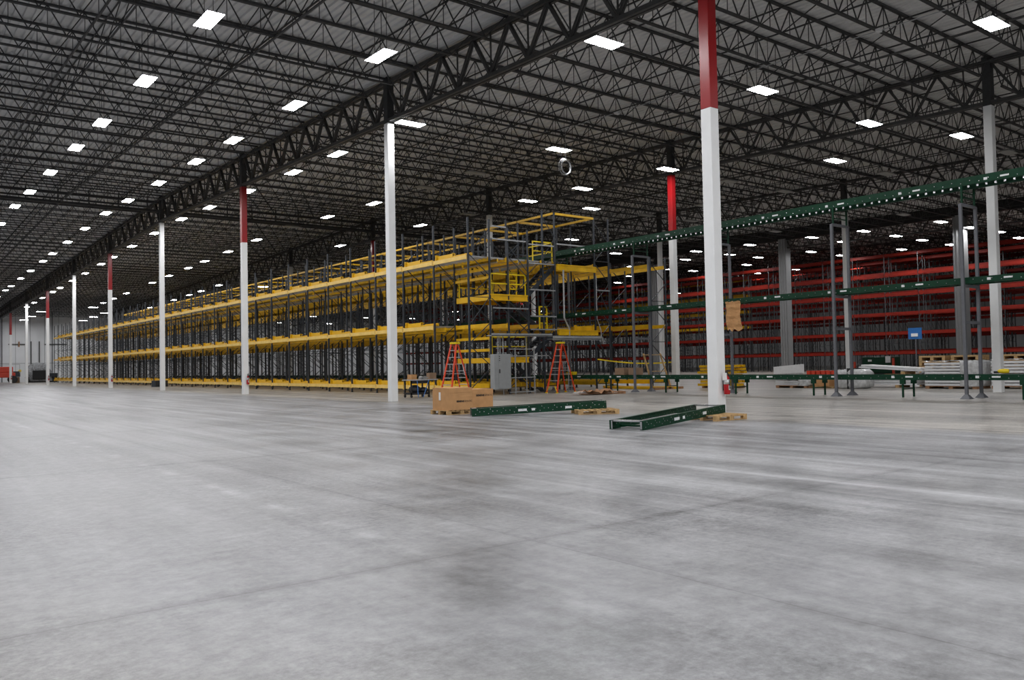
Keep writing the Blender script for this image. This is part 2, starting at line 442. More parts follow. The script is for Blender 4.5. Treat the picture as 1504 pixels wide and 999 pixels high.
# heavy cross tie at the ridge and the sprinkler main
for b_ in range(0, 4):
    xa = X1+(b_-1)*DX
    mb = MB(); y = YR+.5
    mb.box(xa+.2, xa+DX-.2, y-.09, y+.09, zt(y)+.80, zt(y)+.98); mb.box(xa+.2, xa+DX-.2, y-.06, y+.06, zt(y)+1.5, zt(y)+1.62)
    for q in range(9): mb.box(xa+1+q*2.05, xa+1.08+q*2.05, y-.04, y+.04, zt(y)+.98, zt(y)+1.98)
    tag(link('ridge_tie', mb.mesh('ridge_tie', 'dark')), 'heavy black cross tie under the ridge, ' + bayn[b_], 'roof beam', 'ridge ties')
for i, (x, lb) in enumerate(((6.0, 'over the left of the open floor'), (11.3, 'above the middle of the open floor'), (30.2, 'above the conveyors'), (44., 'over the wrapped stacks'))):
    mb = MB()
    for a, b_ in ((YW_NEAR+.4, YR), (YR, YW_FAR-.4)): mb.bar((x, a, zt(a)+.93), (x, b_, zt(b_)+.93), .09, .09, n=8)
    for q in range(14):
        y = 6+q*8.; mb.bar((x, y, zt(y)+.9), (x, y, zt(y)+.78), .03)
    tag(link('sprinkler_pipe', mb.mesh('sprinkler_pipe', 'girder', smooth=False)), 'dark sprinkler pipe below the joists ' + lb, 'pipe', 'sprinkler pipes')

# ------------------------------------------------------------------ high-bay lights
def fixture(name, lit, along):
    t = thing(name, '', 'light')
    mb = MB(); a, b_ = (.64, .29) if along == 'x' else (.26, .68)
    mb.v = [(-a, -b_, .0), (a, -b_, .0), (a, b_, .0), (-a, b_, .0), (-a*.75, -b_*.6, .1), (a*.75, -b_*.6, .1), (a*.75, b_*.6, .1), (-a*.75, b_*.6, .1)]
    mb.f = [(0, 1, 5, 4), (1, 2, 6, 5), (2, 3, 7, 6), (3, 0, 4, 7), (4, 5, 6, 7)]
    part('housing', mb, 'rail', t)
    f_ = MB(); f_.v = [(-a*.97, -b_*.97, -.004), (a*.97, -b_*.97, -.004), (a*.97, b_*.97, -.004), (-a*.97, b_*.97, -.004)]; f_.f = [(0, 3, 2, 1)]
    part('tube_panel', f_, 'lamp' if lit else 'unlit', t, label='glowing white tubes' if lit else 'dark tubes')
    h = MB()
    for sgn in (-1, 1):
        e = (sgn*a*.6, 0) if along == 'x' else (0, sgn*b_*.6)
        h.bar((e[0], e[1], .09), (e[0], e[1], 2.06), .016)
    h.bar((-a*.6, 0, .11), (a*.6, 0, .11), .02) if along == 'x' else h.bar((0, -b_*.6, .11), (0, b_*.6, .11), .02)
    part('hanger', h, 'dark', t)
    return t
LX = [8.2, 13.85, 19.05, 27.5, 35.4, 41.0, 46.3]
LIT = {8.2: [25.1, 32.3, 39.4, 45.0, 52.2, 59.4, 65.9, 73.5, 80.5, 87.6],
       13.85: [24.7, 31.9, 39.0, 44.6, 51.7, 59.0, 65.4, 72.7, 79.9, 87., 92.3, 99.9, 106.9, 114.7, 119.6, 127.4],
       19.05: [19.2, 31.4, 38.6, 44.1, 51.1, 58.5, 65., 72.4, 79.8, 87., 92.2, 99.9, 106.9, 114.7, 119.6, 127.5, 134.5, 141.2],
       27.5: [10.8, 19.1, 31.1, 50.3, 57.5, 71.8, 79.2, 86.1, 91.6, 98.7, 105.7, 118.2, 125.6, 131.9],
       35.4: [19.1, 30.9, 37.9, 43.3, 57.1, 71.4, 105.4, 112.5, 117.5, 124.9, 137.4],
       41.0: [17.6, 24.1, 43.0, 105.], 51.2: [56.4], 62.5: [62.0]}
UNLIT = {27.4: [38.2, 43.5, 64.], 35.4: [50.3], 41.0: [31.], 46.5: [17.7, 24.2, 30.9, 37.5, 42.8], 51.3: [42.6, 49.3], 62: [31., 42.2]}
protos = {}
def place_light(x, y, lit, along, label, z=None, nm=None):
    key = (lit, along); nm = 'high_bay_light'
    if key not in protos: o = protos[key] = fixture(nm, lit, along); o.location = (x, y, z or zt(y))
    else: o = copy_tree(protos[key], (x, y, z or zt(y)))
    o['label'] = label; o['category'] = 'light'; o['group'] = 'lit high-bay lights' if lit else 'unlit high-bay lights'
rown = {8.2: 'leftmost row over the open floor', 13.85: 'second row from the left', 19.05: 'row beside the first girder', 27.5: 'row over the racking front',
        35.4: 'row beside the second girder', 41.0: 'row right of the second girder', 51.2: 'row behind the racking', 62.5: 'row before the fascia'}
for x, ys in LIT.items():
    for i, y in enumerate(ys):
        along = 'y' if (x < 16 or (x < 20 and y > 35) or (x < 37 and y > 45)) else 'x'
        place_light(x, y, True, along, 'lit high-bay light, %s from the camera in the %s' % (ordn(i+1), rown[x]))
for x, ys in UNLIT.items():
    for i, y in enumerate(ys):
        place_light(x, y, False, 'x', 'unlit grey high-bay light, %s from the camera in the %s' % (ordn(i+1), {27.4: 'row over the racking front', 35.4: 'second girder row', 41.0: 'row right of the second girder', 46.5: 'row over the wrapped stacks', 51.3: 'row behind the racking', 62: 'row before the fascia'}[x]))
# far cluster near the back wall: longer strips
for i, (x, y, z) in enumerate(((27.6, 139.1, 11.4), (31.2, 148.7, 11.2), (31.1, 156.5, 11.), (31.1, 164.9, 10.8), (22., 148.6, 11.2), (22., 158, 11.), (22., 166.1, 10.8))):
    place_light(x, y, True, 'x', 'lit light close to the far white wall, ' + ['nearest right one', 'second right one', 'third right one', 'fourth right one', 'nearest left one', 'second left one', 'third left one'][i], z)
for j, x in enumerate((-14., -6., 2., 9., 45., 56., 67., 78., 89., 100., 112., 125., 138.)):  # fill lights added to brighten the far wall; no fixtures known there
    for i, y in enumerate((147., 155., 163.)):
        if 40 < x and i == 1: continue
        place_light(x, y, True, 'x', 'added fill light brightening the far wall, %s across, %s deep' % (ordn(j+1), ordn(i+1)))
# beyond the fascia
FAR = {68.0: [31.0, 37.5, 42.5, 49.2, 55.8], 73.3: [24.5, 31., 37.4, 42.5, 55.6, 61.7, 70.], 78.2: [30.7, 37.4, 49., 55.5], 84.0: [31.3, 37.4, 42.3, 49., 61.3, 69.5, 83.], 94.5: [53.3, 61.4, 67.4], 80.: [69.9, 77.], 115.: [60.4], 126.: [60.9], 105.: [40., 90., 125.], 135.: [40., 90., 120.], 88.: [110., 130.], 60.: [95., 120., 145.]}
for x, ys in FAR.items():
    for i, y in enumerate(ys):
        place_light(x, y, True, 'x', 'lit high-bay light beyond the fascia, %s from the right in the %s row back' % (ordn(i+1), ordn(sorted(FAR).index(x)+1)))
# the same rows go on above and behind the camera
LNX = [-12., -5., 2., 8.2, 13.85, 19.05, 27.5, 35.4, 41.]; LNY = [-16., -9., -2.5, 4., 11., 18.]; LNZ = [25., 32., 39., 46., 53., 60., 70., 80., 92., 104., 118., 132.]
for x in (-12., -5., 2., 8.2, 13.85, 19.05, 27.5, 35.4, 41.):
    for y in (-16., -9., -2.5, 4., 11., 18.):
        if x > 5 and y > 10 and x != 13.85 and x != 8.2: continue
        if x in (27.5, 35.4, 41.) and y > 3: continue
        place_light(x, y, True, 'y' if x < 16 else 'x', 'lit light over the near floor, %s row across, %s from the near wall' % (ordn(LNX.index(x)+1), ordn(LNY.index(y)+1)))
for x in (2.,):
    for y in (25., 32., 39., 46., 53., 60., 70., 80., 92., 104., 118., 132.):
        place_light(x, y, True, 'y', 'lit light left of the open floor, %s row across, %s from the camera' % (ordn(LNX.index(x)+1), ordn(LNZ.index(y)+1)))

# ------------------------------------------------------------------ pallet racking
def frame_mb(depth, top, post=.09, pw=.07, step=1.15, br=.035):
    """upright frame: x from 0 to depth, z from 0 to top, posts of C section"""
    mb = MB()
    for x in (0, depth-post):
        mb.box(x, x+post, -pw/2, pw/2, 0, top)
        mb.box(x-.04, x+post+.04, -pw/2-.04, pw/2+.04, 0, .012)
    z = .35; fl = 0
    while z+step < top:
        a, b_ = (post, depth-post) if fl % 2 == 0 else (depth-post, post)
        mb.bar((a, 0, z), (b_, 0, z+step*.85), br)
        if fl % 2 == 0: mb.bar((post, 0, z), (depth-post, 0, z), br)
        z += step; fl += 1
    return mb
def rack_run(name, label, cat, x0, depth, ys, levels, top, fm, bm_, beam_h=.16, group=None, first_levels=None, step=1.15, both=True, post=.09, skip_front=(), front_m=None):
    t = thing(name, label, cat, (x0, ys[0], 0), group=group)
    fmb = frame_mb(depth, top, step=step, post=post); fme = fmb.mesh('upright_frame', fm)
    ys_near = ys[:100]
    for y in ys_near: link('upright_frame', fme, t, (0, y-ys[0], 0))
    L_ = ys[1]-ys[0]
    b1 = MB().box(-.03, .03, .035, L_-.035, -beam_h, 0); b1.box(.03, .045, .035, L_-.035, -.03, 0).box(.03, .045, .035, L_-.035, -beam_h, -beam_h+.03)
    for yy in (.035, L_-.075): b1.box(-.045, .03, yy, yy+.04, -beam_h-.04, .03)
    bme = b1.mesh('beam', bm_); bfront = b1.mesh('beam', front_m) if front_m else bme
    lst = []
    for li, z in enumerate(levels):
        for xx in ((0, depth) if both else (0,)):
            for i in range(len(ys)-1):
                if (li, i) in skip_front and xx == 0: continue
                lst.append((i*1.0 + (0 if not xx else 40 if front_m else .3), xx, ys[i]-ys[0], z))
    lst.sort()
    for (_, xx, yy, z) in lst[:100]: link('beam', bfront if xx == 0 else bme, t, (xx, yy, z))
    rest_ = MB()
    for (_, xx, yy, z) in lst[100:]:
        k = len(rest_.v); rest_.v += [(a+xx, b2+yy, c+z) for a, b2, c in b1.v]; rest_.f += [tuple(i+k for i in f_) for f_ in b1.f]
    if rest_.v: tag(link('beam', rest_.mesh('far_beams', bm_), t), kind='stuff')
    return t
NB = 36; BP = 3.17; YS0 = 33.85
ysr = [YS0+i*BP for i in range(NB+1)]
LV = [.49, 3.64, 7.04]
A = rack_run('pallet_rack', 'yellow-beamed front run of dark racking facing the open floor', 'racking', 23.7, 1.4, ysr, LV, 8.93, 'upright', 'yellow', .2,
             'runs of yellow racking', skip_front={(1, 0)}, front_m='yellow_toplit')
B = rack_run('pallet_rack', 'second run of yellow-beamed dark racking behind the front run', 'racking', 26.2, 1.4, ysr, LV, 8.6, 'upright', 'yellow', .2, 'runs of yellow racking', post=.075)
C = rack_run('pallet_rack', 'tall third run of dark racking beside the stairs with conveyor aisle behind', 'racking', 28.55, .95, ysr, LV, 9.72, 'upright', 'yellow', .2, 'runs of yellow racking')
D = rack_run('pallet_rack', 'tall run of dark racking on the right side of the conveyor aisle', 'racking', 32.35, 1.2, ysr, LV, 9.72, 'upright', 'yellow', .2, 'runs of yellow racking')
ysE = [YS0-1.75+i*BP for i in range(NB)]
Er = rack_run('pallet_rack', 'rightmost run of yellow-beamed dark racking ending beside a red-topped column', 'racking', 35.0, 1.35, ysE, LV, 7.45, 'upright', 'yellow', .2, 'runs of yellow racking')

# yellow pallet stops stepping along the front of run A, galvanised lanes running back into the rack
def lanes():
    n = 0; restm = MB(); st = MB()
    st.box(.14, .20, 1.50, 3.02, .0, .24).box(.05, .24, 2.94, 3.02, -.02, .30).box(.14, .26, 1.50, 1.56, -.02, .27)
    st.box(.10, .34, .12, 1.42, .0, .10).box(.34, .40, .12, 1.42, .0, .15)
    st.box(.20, .36, 1.52, 2.94, .20, .24)
    sme = st.mesh('pallet_stop', 'yellow')
    for li, z in enumerate(LV):
        for i in range(NB-1 if li else NB):
            if li == 1 and i == 0: continue
            if n < 100: link('pallet_stop', sme, A, (0, i*BP, z)); n += 1
            else:
                k = len(restm.v); restm.v += [(a, b_+i*BP, c+z) for a, b_, c in st.v]; restm.f += [tuple(q+k for q in f_) for f_ in st.f]
    tag(link('pallet_stop', restm.mesh('far_stops', 'yellow'), A), kind='stuff')
    ln = MB()
    for j in range(8):
        y = .2+j*.38; ln.box(.1, 5.7, y, y+.12, -.06, .03)
    for x in (1.9, 3.3, 4.4): ln.box(x, x+.05, .1, BP-.1, -.26, -.06)
    lme = ln.mesh('roller_lane', 'rail'); n = 0; restm = MB()
    bmz = MB()
    for x in (1.9, 4.35): bmz.box(x, x+.05, .05, BP-.05, -.30, -.02)
    for li, z in ((1, LV[1]), (2, LV[2])):
        for i in range(NB):
            if li == 1 and i == 0: continue
            if n < 50: link('roller_lane', lme, A, (0, i*BP, z-.02))
            else:
                k = len(restm.v); restm.v += [(a, b_+i*BP, c+z-.02) for a, b_, c in ln.v]; restm.f += [tuple(q+k for q in f_) for f_ in ln.f]
            n += 1
    tag(link('roller_lane', restm.mesh('far_lanes', 'rail'), A), kind='stuff')
    lb = MB(); z = LV[0]
    for i in range(NB):
        for x in (1.25, 1.9, 3.3, 4.4): lb.box(x, x+.06, i*BP+.05, i*BP+BP-.05, z-.16, z+.08)
    part('floor_beam', lb, 'yellow', A)
    db = MB()
    for zz in (LV[1], LV[2]):
        for x in ((.75, 1.9, 3.2, 4.3) if zz == LV[1] else (1.9, 3.2)):
            db.box(x, x+.06, (BP if zz == LV[1] else 0)+.05, NB*BP-.05, zz-(.32 if zz == LV[1] else .22), zz-.08)
    part('lane_support', db, 'yellow', A)
lanes()
# decks of the pick aisle and the right side, seen from below
def aisle_deck():
    for nm, x0, x1, y0, z, lb in (('mezzanine_deck', 29.5, 30.85, 34.2, 6.85, 'upper yellow-edged walkway deck left of the conveyor aisle'), ('mezzanine_deck', 29.5, 30.85, 34.2, 3.42, 'lower yellow-edged walkway deck left of the conveyor aisle')):
        t = thing(nm, lb, 'walkway', (x0, y0, z))
        part('deck_plate', MB().box(x0, x1, y0, 147, z, z+.05), 'rail', t, world=True)
        e = MB()
        for x in (x0, x1-.08): e.box(x, x+.08, y0, 147, z-.3, z)
        y = y0
        while y < 147: e.box(x0+.08, x1-.08, y, y+.08, z-.28, z); y += BP
        part('edge_beam', e, 'yellow', t, world=True)
    t = thing('cross_beam', 'thick yellow beam across the end of the aisle at upper level', 'beam', (29.45, 33.75, 6.85))
    part('web_plate', MB().box(29.52, 32.4, 33.72, 33.80, 6.57, 6.87), 'yellow', t, world=True)
    part('top_flange', MB().box(29.52, 32.4, 33.70, 33.95, 6.84, 6.90), 'yellow', t, world=True)
    t = thing('cross_beam', 'thick yellow beam across the end of the aisle at lower level, above the right ladder', 'beam', (29.6, 33.75, 3.2))
    part('web_plate', MB().box(29.55, 32.45, 33.70, 33.80, 3.05, 3.30), 'yellow', t, world=True)
    part('top_flange', MB().box(29.55, 32.45, 33.68, 33.95, 3.28, 3.34), 'yellow', t, world=True)
    part('raised_stop', MB().box(30.9, 32.2, 33.85, 33.92, 3.34, 3.56).box(30.85, 30.95, 33.83, 33.95, 3.3, 3.62).box(32.15, 32.25, 33.83, 33.95, 3.3, 3.62), 'yellow', t, world=True)
aisle_deck()
# overhead yellow tie frame above the pick aisle
t = thing('overhead_tie_frame', 'thin yellow rectangular tie frame above the stair end of the racking', 'frame', (29.45, YS0, 9.66))
for x in (29.45, 32.4):
    mb = MB(); mb.box(x-.04, x+.04, YS0, YS0+30*BP, 9.6, 9.72); part('side_rail', mb, 'yellow', t, world=True)
for i in range(31):
    y = YS0+i*BP; part('cross_tie', MB().box(29.5, 32.36, y-.05, y+.05, 9.58, 9.70), 'yellow', t, world=True)
# horizontal galvanised ties at the rack end
t = thing('end_tie', 'set of pale grey horizontal tie bars across the end frames of the racking', 'tie bars', (25.2, YS0-.1, 4.4))
for (xa, xb, z) in ((27.6, 29.35, 7.85), (27.6, 29.35, 6.85), (29.55, 32.35, 8.0), (29.55, 30.9, 6.6), (25.2, 27.5, 4.42), (27.65, 29.4, 5.45), (27.65, 29.45, 4.05), (27.65, 29.45, 3.35), (25.2, 27.4, 7.95), (25.2, 26.1, 8.6), (32.5, 33.5, 5.6)):
    part('tie_bar', MB().bar((xa, YS0-.06, z), (xb, YS0-.06, z), .05, .07), 'rail', t, world=True)
for (xa, xb, za, zb) in ((23.8, 25.1, 7.2, 8.5), (26.3, 27.5, 7.6, 6.4), (23.8, 25.05, 3.6, 5.0), (25.15, 27.5, 4.9, 3.2), (25.2, 27.5, 2.0, .4), (32.5, 33.5, 5.9, 4.2), (32.5, 33.5, 2.9, 1.2)):
    part('diagonal_brace', MB().bar((xa, YS0-.03, za), (xb, YS0-.03, zb), .035), 'upright', t, world=True)

# stair tower in the first bays
def stair(label, xa, za, xb, zb, y0, y1):
    t = thing('staircase', label, 'stairs', (xa, y0, min(za, zb)))
    for y in (y0, y1-.05): part('stringer', MB().prism([(xa, za-.28), (xa, za), (xb, zb), (xb, zb-.28)], y, y+.05), 'upright', t, world=True)
    n = max(4, int(abs(za-zb)/.2)); tr = MB()
    for i in range(n):
        f_ = (i+.5)/n; x = xa+(xb-xa)*f_; z = za+(zb-za)*f_
        tr.box(x-.13, x+.13, y0+.05, y1-.05, z-.06, z-.02)
    part('treads', tr, 'upright', t, world=True)
    h = MB()
    h.bar((xa, y0+.02, za+.95), (xb, y0+.02, zb+.95), .05, n=8); h.bar((xa, y0+.02, za+.5), (xb, y0+.02, zb+.5), .04, n=8)
    for f_ in (.05, .5, .95):
        x = xa+(xb-xa)*f_; z = za+(zb-za)*f_; h.bar((x, y0+.02, z), (x, y0+.02, z+.95), .045, n=8)
    part('handrail', h, 'upright', t, world=True)
stair('top dark flight of stairs rising right to the upper yellow level', 27.55, 5.2, 29.6, 6.95, 34.0, 34.9)
stair('second dark flight of stairs rising left to the yellow landing', 29.5, 3.45, 27.0, 5.1, 35.0, 35.9)
stair('third dark flight of stairs below the yellow landing, above the cabinet', 27.4, 1.85, 29.5, 3.3, 34.0, 34.9)
stair('lowest dark flight of stairs behind the grey cabinet', 29.5, .1, 27.4, 1.75, 35.0, 35.9)
def landing(label, x0, x1, y0, y1, z, h=.3):
    t = thing('stair_landing', label, 'landing', (x0, y0, z))
    e = MB(); e.box(x0, x1, y0, y0+.07, z-h, z).box(x0, x1, y1-.07, y1, z-h, z).box(x0, x0+.07, y0+.07, y1-.07, z-h, z).box(x1-.07, x1, y0+.07, y1-.07, z-h, z)
    e.box(x0-.02, x1+.02, y0-.02, y0, z-.05, z+.02).box(x0-.02, x1+.02, y0-.02, y0, z-h-.01, z-h+.04)
    part('edge_beam', e, 'yellow', t, world=True)
    d = MB().box(x0+.07, x1-.07, y0+.07, y1-.07, z-.04, z)
    for i in range(5): d.box(x0+.07, x1-.07, y0+.3+i*.5, y0+.36+i*.5, z-.2, z-.04)
    part('deck_plate', d, 'yellow', t, world=True)
landing('thick yellow stair landing halfway up the end of the racking', 25.08, 27.5, YS0-.02, 36.9, 5.12)
landing('low yellow stair landing left of the grey cabinet', 25.08, 27.5, YS0-.02, 36.9, 1.88, .26)
# extra short yellow beams of the first bay
t = thing('beam_set', 'short yellow beams in the first bay beside the stair tower', 'beams', (25.15, YS0, 2.4))
for z in (6.5, 6.05, 2.95, 2.35):
    part('beam', MB().box(25.06, 25.14, YS0+.05, YS0+BP-.05, z-.14, z), 'yellow', t, world=True)
def guard(label, pts, z, extra=()):
    t = thing('guard_rail', label, 'railing', (pts[0][0], pts[0][1], z))
    for dz in (1.05, .55):
        mb = MB()
        for a, b_ in zip(pts, pts[1:]): mb.bar((a[0], a[1], z+dz), (b_[0], b_[1], z+dz), .05, .06)
        part('rail', mb, 'yellow2', t, world=True)
    for (x, y) in list(pts)+list(extra):
        part('post', MB().bar((x, y, z), (x, y, z+1.08), .05), 'yellow2', t, world=True)
guard('bright yellow handrail around the stair landing halfway up', [(25.2, YS0+.1), (27.45, YS0+.1)], 5.14)
guard('bright yellow handrail at the back of the stair landing', [(25.2, 36.8), (27.45, 36.8)], 5.14)
guard('bright yellow handrail at the top of the stairs on the upper level', [(28.0, 33.95), (29.35, 33.95), (29.35, 36.)], 7.0)
guard('bright yellow handrail on the low stair landing beside the cabinet', [(25.2, YS0+.1), (27.45, YS0+.1)], 1.9, [(26.3, YS0+.1)])
def gate(label, x, y, z):
    t = thing('safety_gate', label, 'gate', (x, y, z))
    mb = MB()
    for xx in (x, x+.5): mb.bar((xx, y, z), (xx, y, z+1.25), .06)
    part('gate_post', mb, 'yellow2', t, world=True)
    mb = MB()
    for zz in (.35, .8, 1.22): mb.bar((x, y, z+zz), (x+.5, y, z+zz), .06)
    part('gate_bar', mb, 'yellow2', t, world=True)
gate('small bright yellow gate standing on the stair landing', 26.75, YS0+.6, 5.14)
gate('small bright yellow gate beside the lower stair flight', 28.35, YS0+.05, 3.35)
t = thing('hanging_pipe', 'pale grey conduit dropping down the end of the racking between the yellow beams', 'pipe', (29.9, YS0-.12, 3.))
part('pipe', MB().bar((29.95, YS0-.12, 6.6), (29.95, YS0-.12, 4.0), .1, n=8).bar((29.95, YS0-.12, 4.0), (30.3, YS0-.12, 3.4), .09, n=8).bar((30.3, YS0-.12, 3.4), (30.3, YS0-.12, 2.9), .09, n=8), 'rail', t, world=True)
t = thing('hanging_pipe', 'thin grey conduit down the right edge post of the racking end', 'pipe', (32.45, YS0-.12, 3.))
part('pipe', MB().bar((32.4, YS0-.12, 6.4), (32.4, YS0-.12, 4.), .05, n=8).bar((32.4, YS0-.12, 4.), (32.7, YS0-.12, 3.3), .05, n=8).bar((32.7, YS0-.12, 3.3), (32.7, YS0-.12, 2.9), .05, n=8), 'rail', t, world=True)

# electrical cabinet, its strut frame and cable tray
YF = 33.0
t = thing('electrical_cabinet', 'tall grey electrical cabinet mounted on a strut frame behind the cardboard boxes', 'cabinet', (25.1, YF, .3))
part('body', MB().box(24.62, 25.66, YF, YF+.35, .30, 2.05), 'cabinet', t, world=True, bevel=.01)
cdoor = part('door', MB().box(24.87, 25.64, YF-.03, YF, .34, 2.02), 'cabinet', t, world=True, bevel=.006)
sub('switches', MB().box(24.9, 24.95, YF-.04, YF-.03, 1.72, 1.76).box(24.9, 24.95, YF-.04, YF-.03, 1.82, 1.86).box(24.9, 24.95, YF-.04, YF-.03, 1.92, 1.96), 'black', cdoor, t)
sub('handle', MB().box(24.9, 24.94, YF-.06, YF-.03, 1.1, 1.3), 'black', cdoor, t)
cnd = MB()
for x in (24.95, 25.03, 25.12): cnd.bar((x, YF+.15, 2.05), (x, YF+.15, 2.98), .035, n=8)
part('conduit', cnd, 'rail', t, world=True)
t = thing('cable_tray', 'long grey horizontal cable tray above the cabinet and ladders', 'cable tray', (24.5, YF, 2.9))
part('left_tray', MB().box(24.5, 28.45, YF, YF+.45, 2.96, 3.0).box(24.5, 28.45, YF, YF+.03, 2.94, 3.09), 'cabinet', t, world=True)
part('right_tray', MB().box(28.45, 32.0, YF-.05, YF+.45, 2.80, 2.84).box(28.45, 32.0, YF-.05, YF-.02, 2.76, 2.98), 'cabinet', t, world=True)
part('end_drop', MB().bar((31.95, YF+.1, 2.95), (32.2, YF+.1, 2.9), .07, n=8).bar((32.2, YF+.1, 2.9), (32.22, YF+.1, 2.55), .07, n=8), 'rail', t, world=True)
for (xa, y_) in ((25.5, YF+.42), (27.0, YF+.42), (29.9, YF+.42)): part('support_post', MB().bar((xa, y_, 0), (xa, y_, 2.95), .045), 'cabinet', t, world=True)
t = thing('strut_frame', 'light grey strut frame standing between the cabinet and the right ladder', 'frame', (25.9, YF, 0))
for x in (26.1, 27.35): part('strut_post', MB().bar((x, YF+.2, 0), (x, YF+.2, 2.35), .05), 'cabinet', t, world=True)
for z in (.12, .85, 1.95, 2.3): part('strut_rail', MB().bar((25.7, YF+.17, z), (28.3 if z == 1.95 else 27.4, YF+.17, z), .045), 'cabinet', t, world=True)

# step ladders
def ladder(label, loc, rz, h, wb, wt, spread, group='orange step ladders'):
    t = thing('step_ladder', label, 'ladder', loc, rz, group)
    n = 8
    for sx in (-1, 1):
        part('rail', MB().bar((sx*wb/2, -spread/2, 0), (sx*wt/2, -.06, h), .075, .05), 'orange', t)
        part('rear_rail', MB().bar((sx*wb/2*.93, spread/2, 0), (sx*wt/2*.9, .06, h-.05), .06, .04), 'orange', t)
        part('foot', MB().box(sx*wb/2-.05, sx*wb/2+.05, -spread/2-.05, -spread/2+.05, 0, .05).box(sx*wb/2*.93-.05, sx*wb/2*.93+.05, spread/2-.05, spread/2+.05, 0, .05), 'yellow2', t)
        part('foot_brace', MB().bar((sx*wb/2, -spread/2, .08), (sx*wb/4, -spread/2+.04, .35), .05, .02), 'yellow2', t)
    for i in range(n-1):
        f_ = (i+1)/n; w_ = (wb+(wt-wb)*f_)/2; y = -spread/2+(-.06+spread/2)*f_
        part('step', MB().box(-w_, w_, y-.02, y+.08, h*f_-.025, h*f_+.015), 'alu', t)
    rb = MB()
    for i in range(n-2):
        f_ = (i+1)/n; w_ = (wb+(wt-wb)*f_)/2*.93; y = spread/2-(spread/2-.06)*f_
        rb.bar((-w_, y, h*f_), (w_, y, h*f_), .04)
    part('rear_bars', rb, 'alu', t)
    part('top_cap', MB().box(-wt/2-.05, wt/2+.05, -.13, .13, h-.02, h+.07), 'yellow2', t, bevel=.01)
    part('spreader', MB().bar((-wb*.33, -spread*.27, h*.45), (-wb*.33, spread*.27, h*.45), .025).bar((wb*.33, -spread*.27, h*.45), (wb*.33, spread*.27, h*.45), .025), 'alu', t)
    part('label_strip', MB().bar((wb/2*.62+.005, spread/2*.6, h*.42), (wb/2*.5+.005, spread/2*.4, h*.66), .045, .05), 'panelw', t)
    return t
ladder('orange step ladder with yellow top standing behind the cardboard boxes', (21.85, 32.35, 0), -1.46, 2.55, .80, .36, 1.30)
ladder('orange step ladder with yellow top to the right of the grey cabinet', (28.74, 32.72, 0), -1.46, 2.58, .74, .34, 1.45)

# ------------------------------------------------------------------ conveyors (three levels)
def conveyor(label, z0, z1, y0, y1, rollers=True):
    t = thing('roller_conveyor', label, 'conveyor', (31.0, y0, z0), group='green roller conveyors')
    rails = []
    for (a, b_, inx) in ((31.0, 31.04, 1), (31.84, 31.88, -1)):
        mb = MB(); mb.box(a, b_, y0, y1, z0, z1)
        f0, f1 = (b_, b_+.04) if inx > 0 else (a-.04, a)
        mb.box(f0, f1, y0, y1, z0, z0+.012).box(f0, f1, y0, y1, z1-.012, z1)
        rails.append(part('side_rail', mb, 'green', t, world=True))
    n = 0; y = y0+.1; pitch = .15 if rollers else .15; far = MB()
    rm = MB().bar((31.05, 0, 0), (31.84, 0, 0), .055, n=8); rme = rm.mesh('roller', 'roller')
    cz = z1-.045
    order = []
    while y < y1: order.append(y); y += .15
    order.sort(key=lambda v: abs(v-14))
    for y in order:
        if n < 100: link('roller', rme, t, (0, y-y0, cz-z0)); n += 1
        else:
            k = len(far.v); far.v += [(a-31.0, b_+y-y0, c+cz-z0) for a, b_, c in rm.v]; far.f += [tuple(q+k for q in f_) for f_ in rm.f]
    # copied rollers carry world x: shift their mesh once
    for v in rme.vertices: v.co.x -= 31.0
    tag(link('roller', far.mesh('far_rollers', 'roller'), t), kind='stuff')
    cr = MB(); y = y0+.5
    while y < y1: cr.box(31.04, 31.84, y, y+.05, z0+.02, z0+.07); y += 1.5
    part('cross_member', cr, 'green', t, world=True)
    bl = MB(); y = y0+.2; q = 0
    while y < min(y1, 36): bl.box(30.99, 31.0, y, y+.025, z0+.06+.07*(q % 2), z0+.085+.07*(q % 2)); y += .31; q += 1
    sub('bolts', bl, 'roller', rails[0], t)
    st = MB(); y = y0+1.2
    while y < min(y1, 36): st.box(30.992, 31.0, y, y+.28, z0+.09, z0+.15); st.box(30.992, 31.0, y+.7, y+.82, z0+.07, z0+.16); y += 3.05
    sub('stickers', st, 'panelw', rails[0], t)
    return t
cvT = conveyor('highest green roller conveyor crossing the upper right of the photo', 7.62, 7.90, 4.5, 110)
cvM = conveyor('middle green roller conveyor at half the racking height', 4.10, 4.32, 4.5, 110)
cvL = conveyor('lowest green roller conveyor just above the floor on the right', .66, .86, 5.0, 110)
# roller drive train visible under the top conveyor
pme = MB().box(0, .03, 0, .07, -.10, -.03).mesh('pressure_wheel', 'roller')
for i in range(97): link('pressure_wheel', pme, cvT, (0, .5+i*.3, 0))
pr = MB(); pr.box(31.3, 31.36, 4.6, 61, 7.50, 7.62); part('drive_rail', pr, 'green', cvT, world=True)

